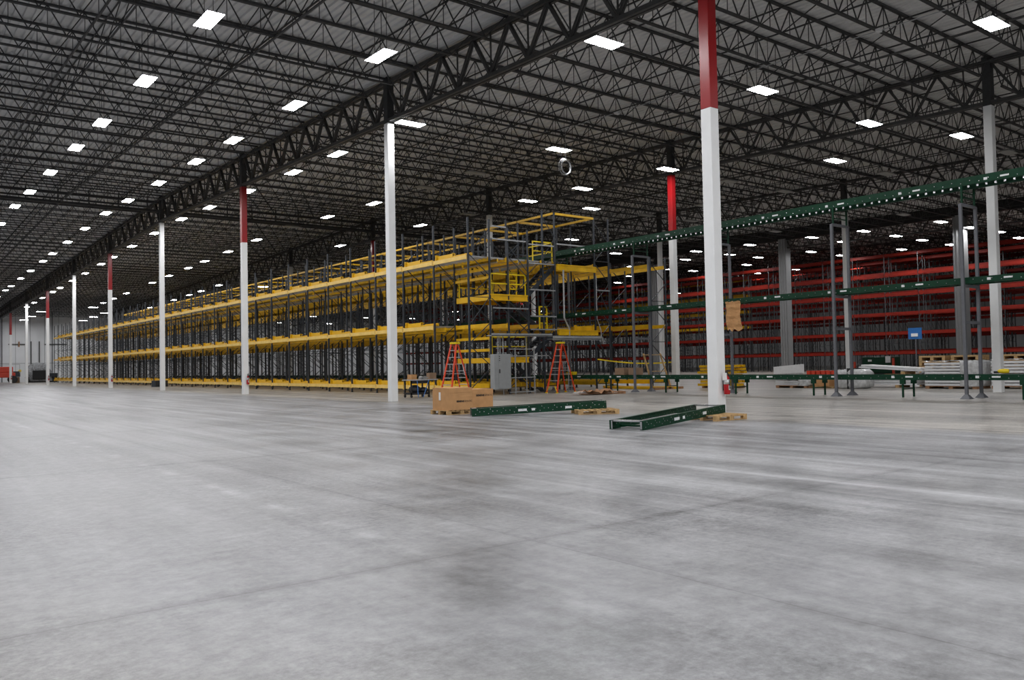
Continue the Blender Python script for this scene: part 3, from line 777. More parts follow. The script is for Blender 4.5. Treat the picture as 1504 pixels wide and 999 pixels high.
def tower(label, y, paper=None):
    t = thing('support_tower', label, 'support', (31.3, y, 0), group='grey conveyor support towers')
    for x in (30.80, 31.99):
        part('post', MB().box(x-.05, x+.05, y-.05, y+.05, 0.02, 6.95), 'tower', t, world=True)
        k = MB(); k.v = [(x-.17, y-.17, 0), (x+.17, y-.17, 0), (x+.17, y+.17, 0), (x-.17, y+.17, 0), (x-.06, y-.06, .16), (x+.06, y-.06, .16), (x+.06, y+.06, .16), (x-.06, y+.06, .16)]
        k.f = [(0, 3, 2, 1), (4, 5, 6, 7), (0, 1, 5, 4), (1, 2, 6, 5), (2, 3, 7, 6), (3, 0, 4, 7)]
        part('foot_plate', k, 'tower', t, world=True)
    for z in (6.93, 4.02, 2.72):
        part('cross_bar', MB().box(30.85, 31.94, y-.04, y+.04, z-.05, z+.05), 'tower', t, world=True)
    for x in (30.93, 31.93):
        part('green_leg', MB().box(x-.03, x+.03, y-.03, y+.03, 6.98, 7.62), 'green', t, world=True)
    part('green_brace', MB().box(30.96, 31.9, y-.02, y+.02, 7.18, 7.22).box(30.96, 31.9, y-.02, y+.02, 7.36, 7.40), 'green', t, world=True)
    return t
tower('grey conveyor tower nearest the right edge of the photo', 13.35)
tower('grey conveyor tower in front of the third-row white column', 18.35)
tower('grey conveyor tower just right of the big red-topped column, cardboard tied to it', 24.3)
tower('grey conveyor tower close to the end frame of the yellow racking', 29.4)
tower('grey conveyor tower just inside the racking aisle', 35.6)
def low_leg(label, y):
    t = thing('conveyor_stand', label, 'stand', (31.4, y, 0), group='green stands under the low conveyor')
    for x in (31.02, 31.86):
        part('leg', MB().box(x-.03, x+.03, y-.03, y+.03, 0, .66).box(x-.06, x+.06, y-.09, y+.09, .5, .66), 'green', t, world=True)
    part('crosspiece', MB().box(31.05, 31.83, y-.02, y+.02, .30, .34), 'green', t, world=True)
for y, l in ((7.5, 'outside the right edge'), (11.6, 'at the right edge of the photo'), (15.75, 'between the two rightmost grey towers'), (19.5, 'left of the second grey tower'), (23.4, 'right of the fire extinguisher'), (27.55, 'left of the big red-topped column'), (31.7, 'beside the racking end frame'), (36., 'behind the right ladder')):
    low_leg('green stand under the lowest conveyor ' + l, y)
t = thing('cardboard_sheet', 'creased brown cardboard sheet hanging below the middle conveyor', 'cardboard', (30.7, 23.2, 2.85))
mb = MB(); nx = 8; nz = 10
for j in range(nz+1):
    for i in range(nx+1):
        y = 23.62-.78*i/nx - .06*j/nz*0; z = 4.16-1.30*j/nz + .02*math.sin(i*2.)
        if j == nz: z += .06*math.sin(i*1.7)
        yy = y - .10*j/nz
        mb.v.append((30.70+.05*math.sin(i*.9+j*.7)+.02*math.sin(j*2.3), yy, z))
for j in range(nz):
    for i in range(nx):
        a = j*(nx+1)+i; mb.f.append((a, a+1, a+nx+2, a+nx+1))
o = part('sheet', mb, 'cardboard', t, world=True, smooth=False); sm = o.modifiers.new('solid', 'SOLIDIFY'); sm.thickness = .008
part('string', MB().bar((30.72, 23.4, 4.14), (30.97, 23.4, 4.2), .012), 'paper', t, world=True)

# ------------------------------------------------------------------ pallets, boxes, loose conveyor frames
def pallet(label, loc, rz, L_=1.2, W=1.0, h=.14, m='wood', group='wooden pallets'):
    t = thing('pallet', label, 'pallet', loc, rz, group)
    top = MB(); n = 7
    for i in range(n):
        x = -L_/2+i*(L_-.1)/(n-1); top.box(x, x+.1, -W/2, W/2, h-.022, h)
    part('top_boards', top, m, t)
    blocks = MB()
    for y in (-W/2, -.05, W/2-.1):
        for x in (-L_/2, -.07, L_/2-.14): blocks.box(x, x+.14, y, y+.1, .02, h-.042)
        blocks.box(-L_/2, L_/2, y, y+.1, h-.042, h-.022)
    part('stringer_blocks', blocks, m, t)
    b_ = MB()
    for y in (-W/2, -.05, W/2-.1): b_.box(-L_/2, L_/2, y, y+.1, 0, .02)
    part('bottom_boards', b_, m, t)
    return t
def text_obj(s, size, parent, loc, rot, m='ink', bold=0.):
    c = bpy.data.curves.new('lettering', 'FONT'); c.body = s; c.size = size; c.extrude = .0008; c.offset = bold; c.align_x = 'CENTER'
    tmp = bpy.data.objects.new('tmp', c); COL.objects.link(tmp)
    me = bpy.data.meshes.new_from_object(tmp.evaluated_get(bpy.context.evaluated_depsgraph_get())); me.name = 'lettering'
    bpy.data.objects.remove(tmp)
    me.materials.clear(); me.materials.append(M[m])
    o = link('lettering', me, parent, loc, rot); return o
def carton(name, label, loc, rz, sx, sy, sz, m='cardboard', cat='box', group=None, text=None, tape=True, tag_=None):
    t = thing(name, label, cat, loc, rz, group)
    bd = part('body', MB().box(-sx/2, sx/2, -sy/2, sy/2, 0, sz), m, t, bevel=.006)
    part('flaps', MB().box(-sx/2-.003, sx/2+.003, -sy/2-.003, -.004, sz, sz+.006).box(-sx/2-.003, sx/2+.003, .004, sy/2+.003, sz, sz+.006)
         .box(-sx/2-.004, sx/2+.004, -sy/2-.006, -sy/2-.001, sz-.14, sz+.003), m, t)
    if text:
        text_obj(text[0], text[2], bd, (-.07*sx+.04, -sy/2-.003, sz*text[3]), (math.pi/2, 0, 0), bold=.004)
        text_obj(text[1], text[2], bd, (.26*sx+.04, -sy/2-.003, sz*text[3]), (math.pi/2, 0, 0))
    if tag_: part('paper_label', MB().box(-sx/2-.004, -sx/2-.001, tag_[0]-.05, tag_[0]+.05, tag_[1], tag_[1]+.25), 'paper', bd)
    return t
pallet('wooden pallet under the two printed cardboard boxes', (14.80, 22.05, 0), 0, 1.1, 1.0)
pallet('wooden pallet under the smaller printed cardboard box', (15.95, 22.65, 0), 0, 1.0, .9)
carton('cardboard_box', 'larger brown cardboard box with black printing and a white paper label', (14.72, 21.99, .14), 0, .88, .94, .69, group='printed cardboard boxes',
       text=('SIEMENS', 'DEMATIC', .075, .36), tag_=(0.05, .31))
carton('cardboard_box', 'smaller brown cardboard box with black printing behind the larger one', (16.0, 22.6, .14), 0, 1.0, .75, .60, group='printed cardboard boxes',
       text=('SIEMENS', 'DEMATIC', .085, .62))

def bed(label, a, b_, W, h=.20, guard_=True, ends=True):
    """loose conveyor bed from low end a to raised end b_ (x,y,z of the near rail's underside)"""
    a = Vector(a); b_ = Vector(b_); d = b_-a; L_ = d.length
    rz = math.atan2(d.y, d.x); ry = -math.asin(d.z/L_)
    t = thing('conveyor_bed', label, 'conveyor section', a, rot=(0, ry, rz), group='loose green conveyor sections')
    for (y, s) in ((0, 1), (W, -1)):
        mb = MB().box(0, L_, y-.02, y+.02, 0, h).box(0, L_, min(y, y+s*.06), max(y, y+s*.06), 0, .015).box(0, L_, min(y, y+s*.06), max(y, y+s*.06), h-.015, h)
        sr = part('side_rail', mb, 'green', t)
        bo = MB(); x = .1; k = 0
        while x < L_-.05:
            sgn = y-.028 if y == 0 else y-.028
            for (dx_, z) in ((0, .05), (.06, h-.05)) if k % 3 == 0 else ((0, h*.5),): bo.box(x+dx_, x+dx_+.02, sgn, sgn+.01, z, z+.02)
            x += .13; k += 1
        sub('bolt_row', bo, 'roller', sr, t, False)
    cm = MB(); x = .4
    while x < L_-.2: cm.box(x, x+.05, .02, W-.02, .03, .07); x += 1.15
    part('cross_member', cm, 'green', t)
    part('end_plate', MB().box(-.01, .0, W-.06, W-.03, .01, h-.01).box(-.012, -.01, -.0, .05, .02, h-.02), 'rail', t)
    part('white_guard', MB().box(.02, .16, .02, W-.02, h-.03, h+.004), 'roller', t, label='pale grey strip across the end')
    part('white_guard', MB().box(L_-.2, L_-.06, .02, W-.02, h-.03, h+.004), 'roller', t, label='pale grey strip across the end')
    part('guard_strip', MB().box(L_*.02, L_*.42, W*.08, W*.17, h-.02, h+.002), 'roller', t, label='pale grey strip along the near rail')
    st = MB()
    for (x0, x1) in ((L_*.34, L_*.34+.26), (L_*.44, L_*.44+.10), (L_*.69, L_*.69+.20)): st.box(x0, x1, -.028, -.02, .07, .14)
    part('sticker', st, 'panelw', t)
    part('end_channel', MB().box(L_-.08, L_+.0, .02, W-.02, .0, .02), 'green', t)
    return t
bed('long green conveyor section lying right of the cardboard boxes, one end on a pallet', (14.35, 20.40, .0), (17.85, 18.25, .15), .62, .23)
bed('green conveyor section with open frame lying in front of the red-topped column', (13.80, 12.98, .0), (18.10, 14.03, .15), 0.84, .21)
pallet('wooden pallet under the raised end of the long green conveyor section', (17.50, 18.40, 0), -.50, 1.25, 1.0, group='wooden pallets')
pallet('wooden pallet under the raised end of the open-framed green conveyor section', (17.55, 13.85, 0), -.05, 1.2, .95, group='wooden pallets')
t = pallet('low reddish pallet with torn cardboard lying near the low conveyor', (28.6, 29.6, 0), -.55, 2.2, 1.1, .12, 'wood2')
mb = MB(); nx, ny = 9, 6
for j in range(ny+1):
    for i in range(nx+1): mb.v.append((26.9+1.7*i/nx, 28.6+.9*j/ny, .15+.07*math.sin(i*1.3+j*.9)+.05*math.sin(i*2.9-j*2.1)))
for j in range(ny):
    for i in range(nx): q = j*(nx+1)+i; mb.f.append((q, q+1, q+nx+2, q+nx+1))
o = link('torn_cardboard', mb.mesh('torn_cardboard', 'wood2')); o.modifiers.new('s', 'SOLIDIFY').thickness = .012
tag(o, 'crumpled brown cardboard lying at the left of the low reddish pallet', 'cardboard')
mb = MB(); mb.box(0, .55, 0, .4, .10, .112).box(.1, .6, .1, .45, .15, .165)
o = link('paper_sheet', mb.mesh('paper_sheet', 'paper'), None, (26.45, 28.9, 0)); tag(o, 'white paper scrap at the left tip of the crumpled cardboard', 'paper')

# ------------------------------------------------------------------ fire extinguishers
def extinguisher(label, x, y, z):
    t = thing('fire_extinguisher', label, 'fire extinguisher', (x, y, z), group='red fire extinguishers')
    part('cylinder', MB().lathe([(.0, 0), (.075, 0), (.085, .02), (.085, .40), (.07, .46), (.03, .50), (.025, .53)], n=18), 'ext_red', t, smooth=True)
    part('band', MB().lathe([(.0865, .27), (.0865, .40)], n=18), 'alu', t, smooth=True)
    vl = part('valve', MB().box(-.025, .025, -.025, .025, .52, .60).box(-.02, .02, -.12, .03, .60, .62).box(-.02, .02, -.13, .0, .64, .66), 'black', t)
    part('hose', MB().bar((0, -.03, .57), (0, -.11, .50), .025, n=8).bar((0, -.11, .5), (0, -.10, .15), .025, n=8), 'black', vl)
    part('inspection_tag', MB().box(-.10, -.095, -.08, .06, .38, .58), 'paper', vl)
    part('bracket', MB().box(-.03, .03, .086, .12, .1, .5), 'black', t)
    part('nameplate', MB().box(-.03, .03, -.089, -.084, .12, .24), 'paper', t)
    return t
for k in (0, 2, 4, 6, 8):
    y = COLY[k]
    extinguisher(['red fire extinguisher hung on the big red-topped column', '', 'red fire extinguisher on the column in front of the yellow racking', '', 'red fire extinguisher on the slim distant column left of the racking front', '',
                  'tiny red fire extinguisher on the column beside the wrapped machine', '', 'tiny red fire extinguisher on the farthest column'][k], X1+.07, y-.165-.12, .62)

# ------------------------------------------------------------------ work cart left of the boxes
cx, cy_ = 21.7, 35.2
t = thing('work_cart', 'black wheeled work cart with a cluttered pale top, left of the cardboard boxes', 'cart', (cx, cy_, 0))
part('top', MB().box(cx-.85, cx+.80, cy_-.35, cy_+.35, .83, .88), 'alu', t, world=True)
for (dx_, dy) in ((-.75, -.3), (.25, -.3), (-.75, .3), (.25, .3)):
    part('leg', MB().box(cx+dx_, cx+dx_+.06, cy_+dy-.03, cy_+dy+.03, .12, .83), 'black', t, world=True)
    part('caster', MB().lathe([(0, -.03), (.07, -.03), (.07, .03), (0, .03)], (cx+dx_+.03, cy_+dy, .07), 12, 'x'), 'black', t, world=True)
part('lower_shelf', MB().box(cx-.75, cx+.31, cy_-.33, cy_+.33, .14, .24), 'black', t, world=True)
part('apron', MB().box(cx-.75, cx+.31, cy_-.33, cy_-.30, .68, .83), 'black', t, world=True)
mb = MB().lathe([(0, .22), (.24, .24), (.32, .34), (.26, .5), (.1, .6), (0, .61)], (cx-.35, cy_, 0), 12).lathe([(0, .22), (.2, .24), (.28, .34), (.2, .46), (0, .5)], (cx+.12, cy_, 0), 12)
tag(link('equipment_bag', mb.mesh('equipment_bag', 'black', smooth=True)), 'black bulging bags on the lower shelf of the work cart', 'bag')
carton('small_box', 'small tan cardboard box at the left end of the work cart', (cx-.52, cy_-.05, .88), .2, .34, .3, .24, group='boxes on the work cart')
carton('small_box', 'dull brown box at the right end of the work cart', (cx+.72, cy_+.15, .88), 0, .38, .3, .30, 'cardboard2', group='boxes on the work cart')
mb = MB().bar((cx-.1, cy_-.1, .93), (cx+.3, cy_, .99), .12, .08).bar((cx+.05, cy_-.2, .9), (cx+.35, cy_-.1, .95), .08, .05).lathe([(0, .88), (.14, .88), (.1, 1.02), (0, 1.05)], (cx+.08, cy_+.1, 0), 8)
tag(link('tool_pile', mb.mesh('tool_pile', 'rail')), 'grey tools heaped on the middle of the work cart', 'tools', kind='stuff')
for i, (a, b_) in enumerate((((cx-.60, cy_-.75, .02), (cx-.42, cy_-.37, .80)), ((cx-.30, cy_-.72, .02), (cx+.22, cy_-.40, .83)))):
    tag(link('blue_pole', MB().bar(a, b_, .035, n=8).mesh('blue_pole', 'blue')), ['steep blue pole leaning on the left of the work cart', 'slanted blue pole leaning on the right of the work cart'][i], 'pole')

# ------------------------------------------------------------------ things on and behind the low conveyor
carton('cardboard_box', 'dull brown cardboard box resting on the low conveyor left of the wooden frame', (31.45, 30.8, .87), .1, .75, .62, .36, 'cardboard2', group='boxes on the low conveyor')
carton('cardboard_box', 'smaller brown box beside another on the low conveyor', (31.45, 29.95, .87), -.05, .6, .45, .36, 'cardboard2', group='boxes on the low conveyor')
t = thing('power_tool', 'yellow and black power tool lying on the low conveyor near the right edge', 'tool', (31.4, 12.35, .87))
part('motor', MB().lathe([(0, -.16), (.07, -.16), (.085, 0), (.07, .14), (.03, .2), (0, .2)], (0, 0, .1), 12, 'y'), 'yellow2', t, smooth=True)
part('grip', MB().box(-.04, .04, .15, .32, .02, .10), 'black', t, bevel=.01)
t = thing('power_tool', 'orange tool case on the low conveyor just right of the second ladder', 'tool', (31.45, 34.9, .87))
part('case', MB().box(-.15, .15, -.3, .3, 0, .18), 'yellow2', t, bevel=.02); part('handle', MB().box(-.02, .02, -.1, .1, .18, .22), 'black', t)
t = thing('caution_tape', 'yellow and black caution tape sagging across the racking end', 'tape', (33.5, 32.5, 1.6))
mb = MB(); P0, P1 = Vector((32.4, 33.75, 1.72)), Vector((37.2, 32.1, 1.5)); prev = None
for i in range(17):
    f_ = i/16; p_ = P0.lerp(P1, f_); p_.z -= .16*math.sin(math.pi*f_)
    if prev: mb.bar(prev, p_, .012, .07)
    prev = p_
part('band', mb, 'yellow2', t, world=True)
t = thing('wooden_frame', 'leaning orange-brown wooden frame behind the low conveyor', 'wooden frame', (36.2, 31.2, 0), rot=(.0, 0, 0))
part('rail', MB().bar((34.1, 31.2, 0), (33.55, 31.35, 1.98), .09, .05), 'wood', t, world=True)
part('rail', MB().bar((35.25, 30.9, 0), (34.6, 31.1, 1.98), .09, .05), 'wood', t, world=True)
for z, a in ((1.9, 0), (1.0, .25), (.75, .32)):
    part('crosspiece', MB().bar((33.57+a, 31.3, z), (34.65+a, 31.05, z), .09, .04), 'wood', t, world=True)
# stack of spare yellow beams
t0 = thing('beam_bundle', 'stack of spare yellow rack beams on the floor behind the second-row red-topped column', 'beams', (37.6, 29.2, 0))
for lv in range(7):
    for j in range(3):
        L_ = 2.6-.12*((lv*3+j) % 4); part('spare_beam', MB().box(-.55+j*.38, -.55+j*.38+.3, -L_/2+.1*((lv+j) % 3), L_/2, .12+lv*.17, .12+lv*.17+.13), 'yellow', t0)
part('timber_bearer', MB().box(-.6, .6, -1, -.9, 0, .12).box(-.6, .6, .9, 1, 0, .12), 'wood2', t0)
t0.rotation_euler = (0, 0, .1)
t = thing('beam_bundle', 'single yellow beams lying low on the floor behind the conveyor stands', 'beams', (34.4, 33.2, 0))
for i in range(4): part('spare_beam', MB().box(34.0+i*.35, 34.2+i*.35, 31.0-.2*i, 34.9+.4*i, .02, .14), 'yellow', t, world=True)
part('timber', MB().box(33.6, 35.9, 30.6, 30.8, .0, .12), 'wood2', t, world=True)

# wrapped stacks of white panels
def wrapped(label, x, y, sx, sy, h, n, tail=.5):
    t = thing('wrapped_stack', label, 'wrapped stack', (x, y, 0), group='film-wrapped stacks of white panels')
    pl = MB(); pl.box(-sx/2+.02, sx/2-.02, -sy/2+.02, sy/2-.02, .1, .13)
    for yy in (-sy/2+.02, -.1, sy/2-.2): pl.box(-sx/2+.02, sx/2-.02, yy, yy+.18, 0, .1)
    part('skid', pl, 'wood2', t)
    for i in range(n):
        z = .14+i*(h-.14)/n; part('panel_layer', MB().box(-sx/2+random.uniform(0, .03), sx/2, -sy/2+tail, sy/2-random.uniform(0, .03), z, z+(h-.14)/n*.72), 'panelw', t)
    f_ = MB(); pts = []; N_ = 28
    for j in range(8):
        z = .12+(h-.08)*j/7
        for i in range(N_):
            a = 2*math.pi*i/N_; c_, s_ = math.cos(a), math.sin(a)
            px = (sx/2+.02)*max(-1, min(1, c_*1.4)); py = -sy/2+tail*.55+(tail*.55+.02)*max(-1, min(1, s_*1.4))
            w_ = .035*math.sin(i*2.3+j*1.7)+.03*math.sin(i*5.1-j*2.9)
            f_.v.append((px*(1+w_), py+w_*.6-(.05 if 0 < j < 7 else 0), z))
    for j in range(7):
        for i in range(N_): i2 = (i+1) % N_; f_.f.append((j*N_+i, j*N_+i2, (j+1)*N_+i2, (j+1)*N_+i))
    f_.f.append(tuple(7*N_+i for i in range(N_)))
    part('film_end', f_, 'film', t, smooth=True, label='crumpled clear film around the near end')
    tp = MB(); nx, ny = 6, 14; k = 0
    for j in range(ny+1):
        for i in range(nx+1):
            tp.v.append((-sx/2-.01+(sx+.02)*i/nx, -sy/2+sy*j/ny, h+.03+.02*math.sin(i*2.1+j*1.3)+.015*math.sin(j*3.7)))
    for j in range(ny):
        for i in range(nx): q = j*(nx+1)+i; tp.f.append((q, q+1, q+nx+2, q+nx+1))
    part('film_top', tp, 'film', t, label='clear film over the top')
    return t
wrapped('film-wrapped stack of white panels left of the rightmost grey tower', 40.6, 18.0, 1.5, 2.35, 1.26, 8, .7)
wrapped('film-wrapped stack of white panels behind the right-edge white column', 41.3, 15.2, 1.5, 2.6, 1.30, 8, .9)
wrapped('low film-wrapped stack at the left, behind the conveyor right of the big column', 39.3, 25.6, 1.4, 1.9, .40, 3, .5)
t = thing('panel_crate', 'white flat panel tilted on top of the low wrapped stack', 'panel', (38.6, 25.8, .45))
part('panel', MB().prism([(24.95, .80), (26.60, .74), (26.60, 1.12), (24.95, 1.25)], 38.55, 38.85, axis='x'), 'panelw', t, world=True)
part('teeth', MB().box(38.6, 38.8, 25.0, 26.5, .44, .78), 'film', t, world=True)
carton('cardboard_box', 'brown cardboard box on the floor behind the low conveyor, left of the bubble-wrapped bundle', (39.3, 23.95, .1), .0, .9, .85, .52, 'cardboard', group='boxes behind the conveyor')
pallet('wooden pallet under the brown box behind the low conveyor', (39.3, 24.0, 0), 1.57, 1.5, 1.0, .1)
def bundle(label, x, y, sx, sy, h, m='film'):
    mb = MB(); N_ = 24
    for j in range(9):
        f_ = j/8; yy = -sy/2+sy*f_; k = 1-.25*abs(2*f_-1)**6
        for i in range(N_):
            a = 2*math.pi*i/N_; c_, s_ = math.cos(a), math.sin(a); w_ = 1+.05*math.sin(i*3.1+j*2.2)+.04*math.sin(i*1.3-j*3.)
            mb.v.append((sx/2*k*max(-1, min(1, c_*1.3))*w_, yy, h/2+h/2*k*max(-1, min(1, s_*1.3))*(w_ if s_ > 0 else 1)))
    for j in range(8):
        for i in range(N_): i2 = (i+1) % N_; mb.f.append((j*N_+i, j*N_+i2, (j+1)*N_+i2, (j+1)*N_+i))
    mb.f.append(tuple(range(N_))); mb.f.append(tuple(8*N_+i for i in range(N_)))
    t = thing('wrapped_bundle', label, 'wrapped bundle', (x, y, 0), group='film-wrapped bundles')
    part('wrap', mb, m, t, smooth=True)
    part('strap', MB().box(-sx/2*1.06, sx/2*1.06, -.02, .02, 0, h*1.07), 'black', t)
    return t
bundle('grey bubble-wrapped bundle behind the second grey tower', 38.9, 22.2, 1.2, 1.6, .95)
bundle('crumpled film-wrapped bundle right of the long white beams', 42.3, 19.9, 1.0, 1.0, .8, 'film_dark')
bundle('crumpled film bundle behind the right-edge stack of panels', 43.6, 14.6, 1.6, 2.2, 1.35, 'film_dark')
def long_beams(label, x, y0, y1, z0, z1, n, tilt=0.):
    t = thing('beam_stack', label, 'beams', (x, y0, z0), group='stacks of long white beams')
    for i in range(n):
        z = z0+(z1-z0)*i/n; dz = (z1-z0)/n*.8
        part('white_beam', MB().prism([(y0+.1*i, z+tilt*0), (y1-.12*i, z+tilt), (y1-.12*i, z+tilt+dz), (y0+.1*i, z+dz)], x, x+1.1, axis='x'), 'panelw', t, world=True)
    part('bearer', MB().box(x, x+1.1, y0+.9, y0+1.1, 0 if z0 < .3 else z0-.12, z0), 'wood', t, world=True)
    return t
long_beams('upper long white beams sloping down to the right behind the low conveyor', 40.6, 19.6, 22.9, .80, .98, 2, .2)
long_beams('lower long white beams strapped on wooden bearers', 40.6, 19.9, 23.0, .14, .48, 3)
t = pallet('wooden pallet between the upper and lower long white beams', (41.1, 20.9, .48), 1.57, 1.3, 1.0, .2)
# wooden crates behind the wrapped stacks
for i, (x, y, h, l) in enumerate(((43.3, 20.15, 1.58, 'left one of the tall pair'), (43.3, 18.55, 1.58, 'right one of the tall pair'), (45., 16.9, 1.58, 'smallest one'))):
    t = thing('pallet_stack', 'stack of light wooden pallets behind the wrapped panels, ' + l, 'pallets', (x, y, 0), group='stacks of light wooden pallets')
    for j in range(6):
        mb = MB(); z = j*h/6; mb.box(-.6, .6, -.65, .65, z+h/6-.11, z+h/6-.02).box(-.6, .6, -.65, -.5, z, z+h/6-.11).box(-.6, .6, .5, .65, z, z+h/6-.11).box(-.6, .6, -.08, .08, z, z+h/6-.11)
        part('pallet', mb, 'wood', t)
carton('cardboard_box', 'dark brown cardboard box at the far right edge behind the wrapped panels', (44.5, 13.2, 0), 0, 1.2, 1.3, 1.55, 'cardboard2', group='boxes behind the conveyor')
# red crate row on the floor
t = thing('red_rack_parts', 'pile of red rack parts on the floor left of the bubble-wrapped bundle', 'rack parts', (42.0, 25.4, 0))
for i in range(8): part('red_part', MB().box(41.5, 42.4, 24.2+i*.3, 24.4+i*.3, .6, .85), 'orange_red', t, world=True)
part('support', MB().box(41.5, 42.4, 24.2, 26.5, 0, .6), 'cardboard2', t, world=True)
# coil of cable below a light, conduit along the joists
t = thing('cable_coil', 'coil of grey cable hanging under a lit high-bay light at the top centre', 'cable', (27.5, 30.6, 11.3))
for i, (r, dx_) in enumerate(((.34, 0), (.30, .05), (.37, -.04))): part('loop', MB().torus((dx_, i*.03, 0), r, .018, sz=1.1), 'rail', t)
part('hanger', MB().bar((0, 0, .36), (0, 0, 1.9), .02, n=6), 'rail', t)
mb = MB().bar((27.5, 31, zt(31)+.95), (27.7, 4, zt(4)+.95), .035, n=6)
tag(link('conduit', mb.mesh('conduit', 'rail')), 'thin grey conduit running under the joists from the cable coil to the right', 'conduit')
for i in range(3):
    o = link('emergency_lamp', MB().box(-.12, .12, -.06, .06, 0, .09).mesh('emergency_lamp', 'panelw'), None, (27.5, 27-i*6.3, zt(27-i*6.3)+.86))
    tag(o, 'small white box on the conduit, %s from the cable coil' % ordn(i+1), 'box', 'small boxes on the conduit')

# ------------------------------------------------------------------ red racking beyond the fascia
LR = [2.1, 4.18, 6.25, 8.3, 10.4, 12.5]
def red_run(label, x, y0, n, beam='red_beam', lv=LR, bay=3.6, top=13.0):
    ys = [y0+i*bay for i in range(n+1)]
    rack_run('pallet_rack', label, 'racking', x, 1.1, ys, lv, min(top, 13.1), 'rack_gray', beam, .30, 'runs of red racking', step=1.3)
red_run('nearest run of red-beamed racking beyond the clad columns', 86.0, 16.5, 36)
red_run('second run of red-beamed racking, back to back with the nearest', 87.5, 16.5, 34, lv=[2.1, 4.18, 6.25, 8.6, 10.7, 12.0])
red_run('third run of red-beamed racking across an aisle', 92.0, 18.2, 34, lv=[2.3, 4.4, 6.5, 8.8, 11.0, 12.6])
red_run('fourth run of red-beamed racking behind the aisle', 93.5, 18.2, 32)
red_run('fifth run of red-beamed racking deep at the back', 99.0, 20., 32, lv=[2.3, 4.2, 6.4, 8.5, 10.5, 12.6])
red_run('sixth run of red-beamed racking nearest the right wall', 106.0, 20., 30)
red_run('run of yellow-beamed racking among the left part of the red racking', 90.0, 66, 12, 'yellow', [5.9, 7.9, 10.0, 12.1], 3.3, 12.4)
red_run('run of yellow-beamed racking at the far right edge among red racking', 80.5, 14.0, 4, 'yellow', [5.5, 12.6], 3.6, 12.9)
t = thing('green_machine', 'low dark green machine with white labels in front of the red racking', 'machine', (62., 33., 0))
part('body', MB().box(61.5, 62.6, 31.9, 34.4, .3, 1.55), 'green', t, world=True, bevel=.05); part('base', MB().box(61.3, 62.8, 31.8, 34.8, 0, .3), 'black', t, world=True)
part('white_label', MB().box(61.47, 61.5, 33.6, 33.9, 1.2, 1.35).box(61.47, 61.5, 32.1, 32.5, 1.1, 1.6), 'panelw', t, world=True)
part('red_post', MB().box(61.3, 61.42, 31.75, 31.9, .1, 1.45).box(61.3, 61.42, 34.85, 35., .1, 1.2), 'orange_red', t, world=True)
t = thing('hanging_sign', 'small blue sign with a white mark in front of the red racking', 'sign', (70, 34, 3.4))
part('board', MB().box(79.95, 80., 38.6, 39.9, 3.2, 4.3), 'blue', t, world=True); part('white_mark', MB().box(79.9, 79.95, 38.95, 39.6, 3.45, 3.75), 'panelw', t, world=True)
part('dark_top', MB().box(79.94, 80.02, 38.55, 39.95, 4.3, 4.9), 'black', t, world=True)
part('pole', MB().bar((80.0, 39.2, 0), (80.0, 39.2, 3.2), .08), 'tower', t, world=True)

# ------------------------------------------------------------------ far left end of the hall
t = thing('boom_lift', 'red aerial lift with black wheels at the far left edge', 'lift', (17.0, 155, 0))
part('chassis', MB().box(15.5, 19.3, 155, 157, .9, 1.7), 'orange_red', t, world=True, bevel=.1)
part('turret', MB().box(16.2, 19.0, 155.1, 156.9, 1.7, 2.65), 'orange_red', t, world=True, bevel=.12)
part('counterweight', MB().box(19.1, 20.0, 155.2, 156.8, 1.0, 1.9), 'upright', t, world=True, bevel=.05)
for (x, y) in ((16.2, 155), (19.0, 155), (16.2, 157), (19.0, 157)):
    part('wheel', MB().lathe([(0, -.25), (.55, -.25), (.6, -.15), (.6, .15), (.55, .25), (0, .25)], (x, y, .6), 18, 'y'), 'black', t, world=True)
part('boom', MB().bar((17., 156, 2.7), (12.5, 156, 3.2), .35, .35), 'orange_red', t, world=True)
part('mast_rail', MB().bar((15.5, 155.1, 2.9), (19.9, 155.1, 3.0), .06).bar((19.9, 155.1, 3.0), (19.9, 155.1, 1.6), .06), 'rail', t, world=True)
carton('cardboard_box', 'dull brown box on the floor right of the red lift at the far end', (19.5, 158, 0), 0, 1.4, 1.2, .95, 'cardboard2')
t = thing('wrapped_machine', 'large machine wrapped in clear film near the far wall', 'machine', (23.2, 158, 0))
mb = MB(); N_ = 22
for j, (z, k) in enumerate(((.2, 1.), (.8, 1.02), (1.5, 1.), (2.2, .92), (2.8, .72), (3.15, .45), (3.3, .1))):
    for i in range(N_):
        a = 2*math.pi*i/N_; w_ = 1+.07*math.sin(i*2.7+j*1.9)+.05*math.sin(i*5.3-j*2.3)
        mb.v.append((1.75*k*w_*max(-1, min(1, math.cos(a)*1.3))-.25*j*.25, 1.4*k*w_*max(-1, min(1, math.sin(a)*1.3)), z))
for j in range(6):
    for i in range(N_): i2 = (i+1) % N_; mb.f.append((j*N_+i, j*N_+i2, (j+1)*N_+i2, (j+1)*N_+i))
part('film_cover', mb, 'film_dark', t, smooth=True)
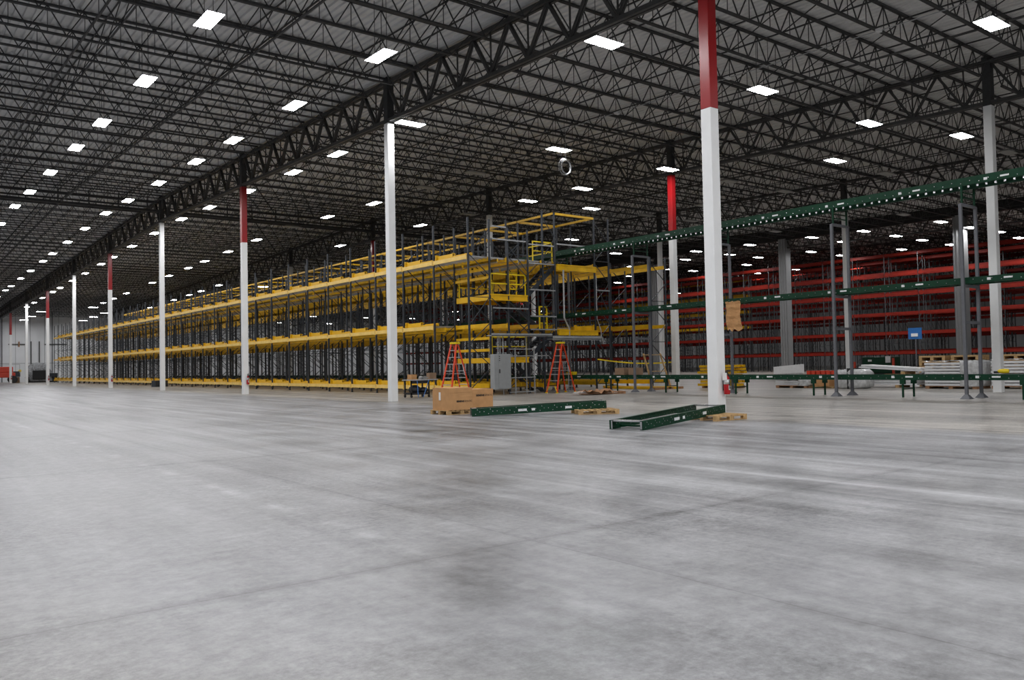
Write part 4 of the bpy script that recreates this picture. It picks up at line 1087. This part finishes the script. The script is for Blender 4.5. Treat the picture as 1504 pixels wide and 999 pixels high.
part('base', MB().box(-1.9, 2.4, -1.2, 1.3, 0, .9), 'black', t); part('front_panel', MB().box(-1.3, .6, -1.75, -1.45, .5, 2.0), 'black', t, bevel=.1)
part('side_unit', MB().box(1.0, 2.4, -1.5, .5, .9, 1.5), 'upright', t, bevel=.05)
t = thing('dock_track', 'pair of dark vertical tracks on the far white wall', 'tracks', (23.9, YW_FAR-.1, 0))
for x in (23.85, 25.15): part('track', MB().box(x-.07, x+.07, YW_FAR-.2, YW_FAR-.05, 2.6, 7.3), 'dark', t, world=True)
t = thing('wall_pipe', 'dark horizontal pipe broken in sections high on the far white wall', 'pipe', (21, YW_FAR-.1, 6.75))
for a, b_ in ((20.3, 23.1), (26.0, 29.6)): part('pipe_length', MB().bar((a, YW_FAR-.12, 6.75), (b_, YW_FAR-.12, 6.75), .16), 'dark', t, world=True)
part('clamp', MB().box(21.85, 22.05, YW_FAR-.25, YW_FAR-.05, 6.3, 7.25), 'wood2', t, world=True)
t = thing('wall_sign', 'small round yellow sign on the far white wall', 'sign', (22.1, YW_FAR-.05, 2.0)); part('disc', MB().lathe([(0, -.02), (.24, -.02), (.24, .02), (0, .02)], (0, 0, 0), 16, 'y'), 'yellow2', t)
for i, (x, w_) in enumerate(((18.9, 1.1), (28.2, 1.2))):
    o = link('door_%d' % (i+1), MB().box(x, x+w_, YW_FAR-.08, YW_FAR-.02, 0, 2.2).mesh('door', 'wall')); o['kind'] = 'structure'
for x, l in ((19.3, 'left'), (27.2, 'right')):
    tag(link('rain_pipe', MB().bar((x, YW_FAR-.4, 0), (x, YW_FAR-.4, 12.6), .14, n=8).mesh('rain_pipe', 'dark')), 'dark vertical pipe on the far wall, %s one' % l, 'pipe')
carton('yellow_cart', 'low dark cart with yellow parts beside the rack behind the slim column', (22.6, 84.5, 0), .3, 1.3, .7, .6, 'upright', cat='cart')
for i, y in enumerate((45., 54., 63., 72., 81., 90., 99.)):
    low_leg('green stand under the lowest conveyor deep in the racking, %s from the rack end' % ordn(i+1), y)
    tower('grey conveyor tower deep in the racking, %s from the rack end' % ordn(i+1), y+1.5)
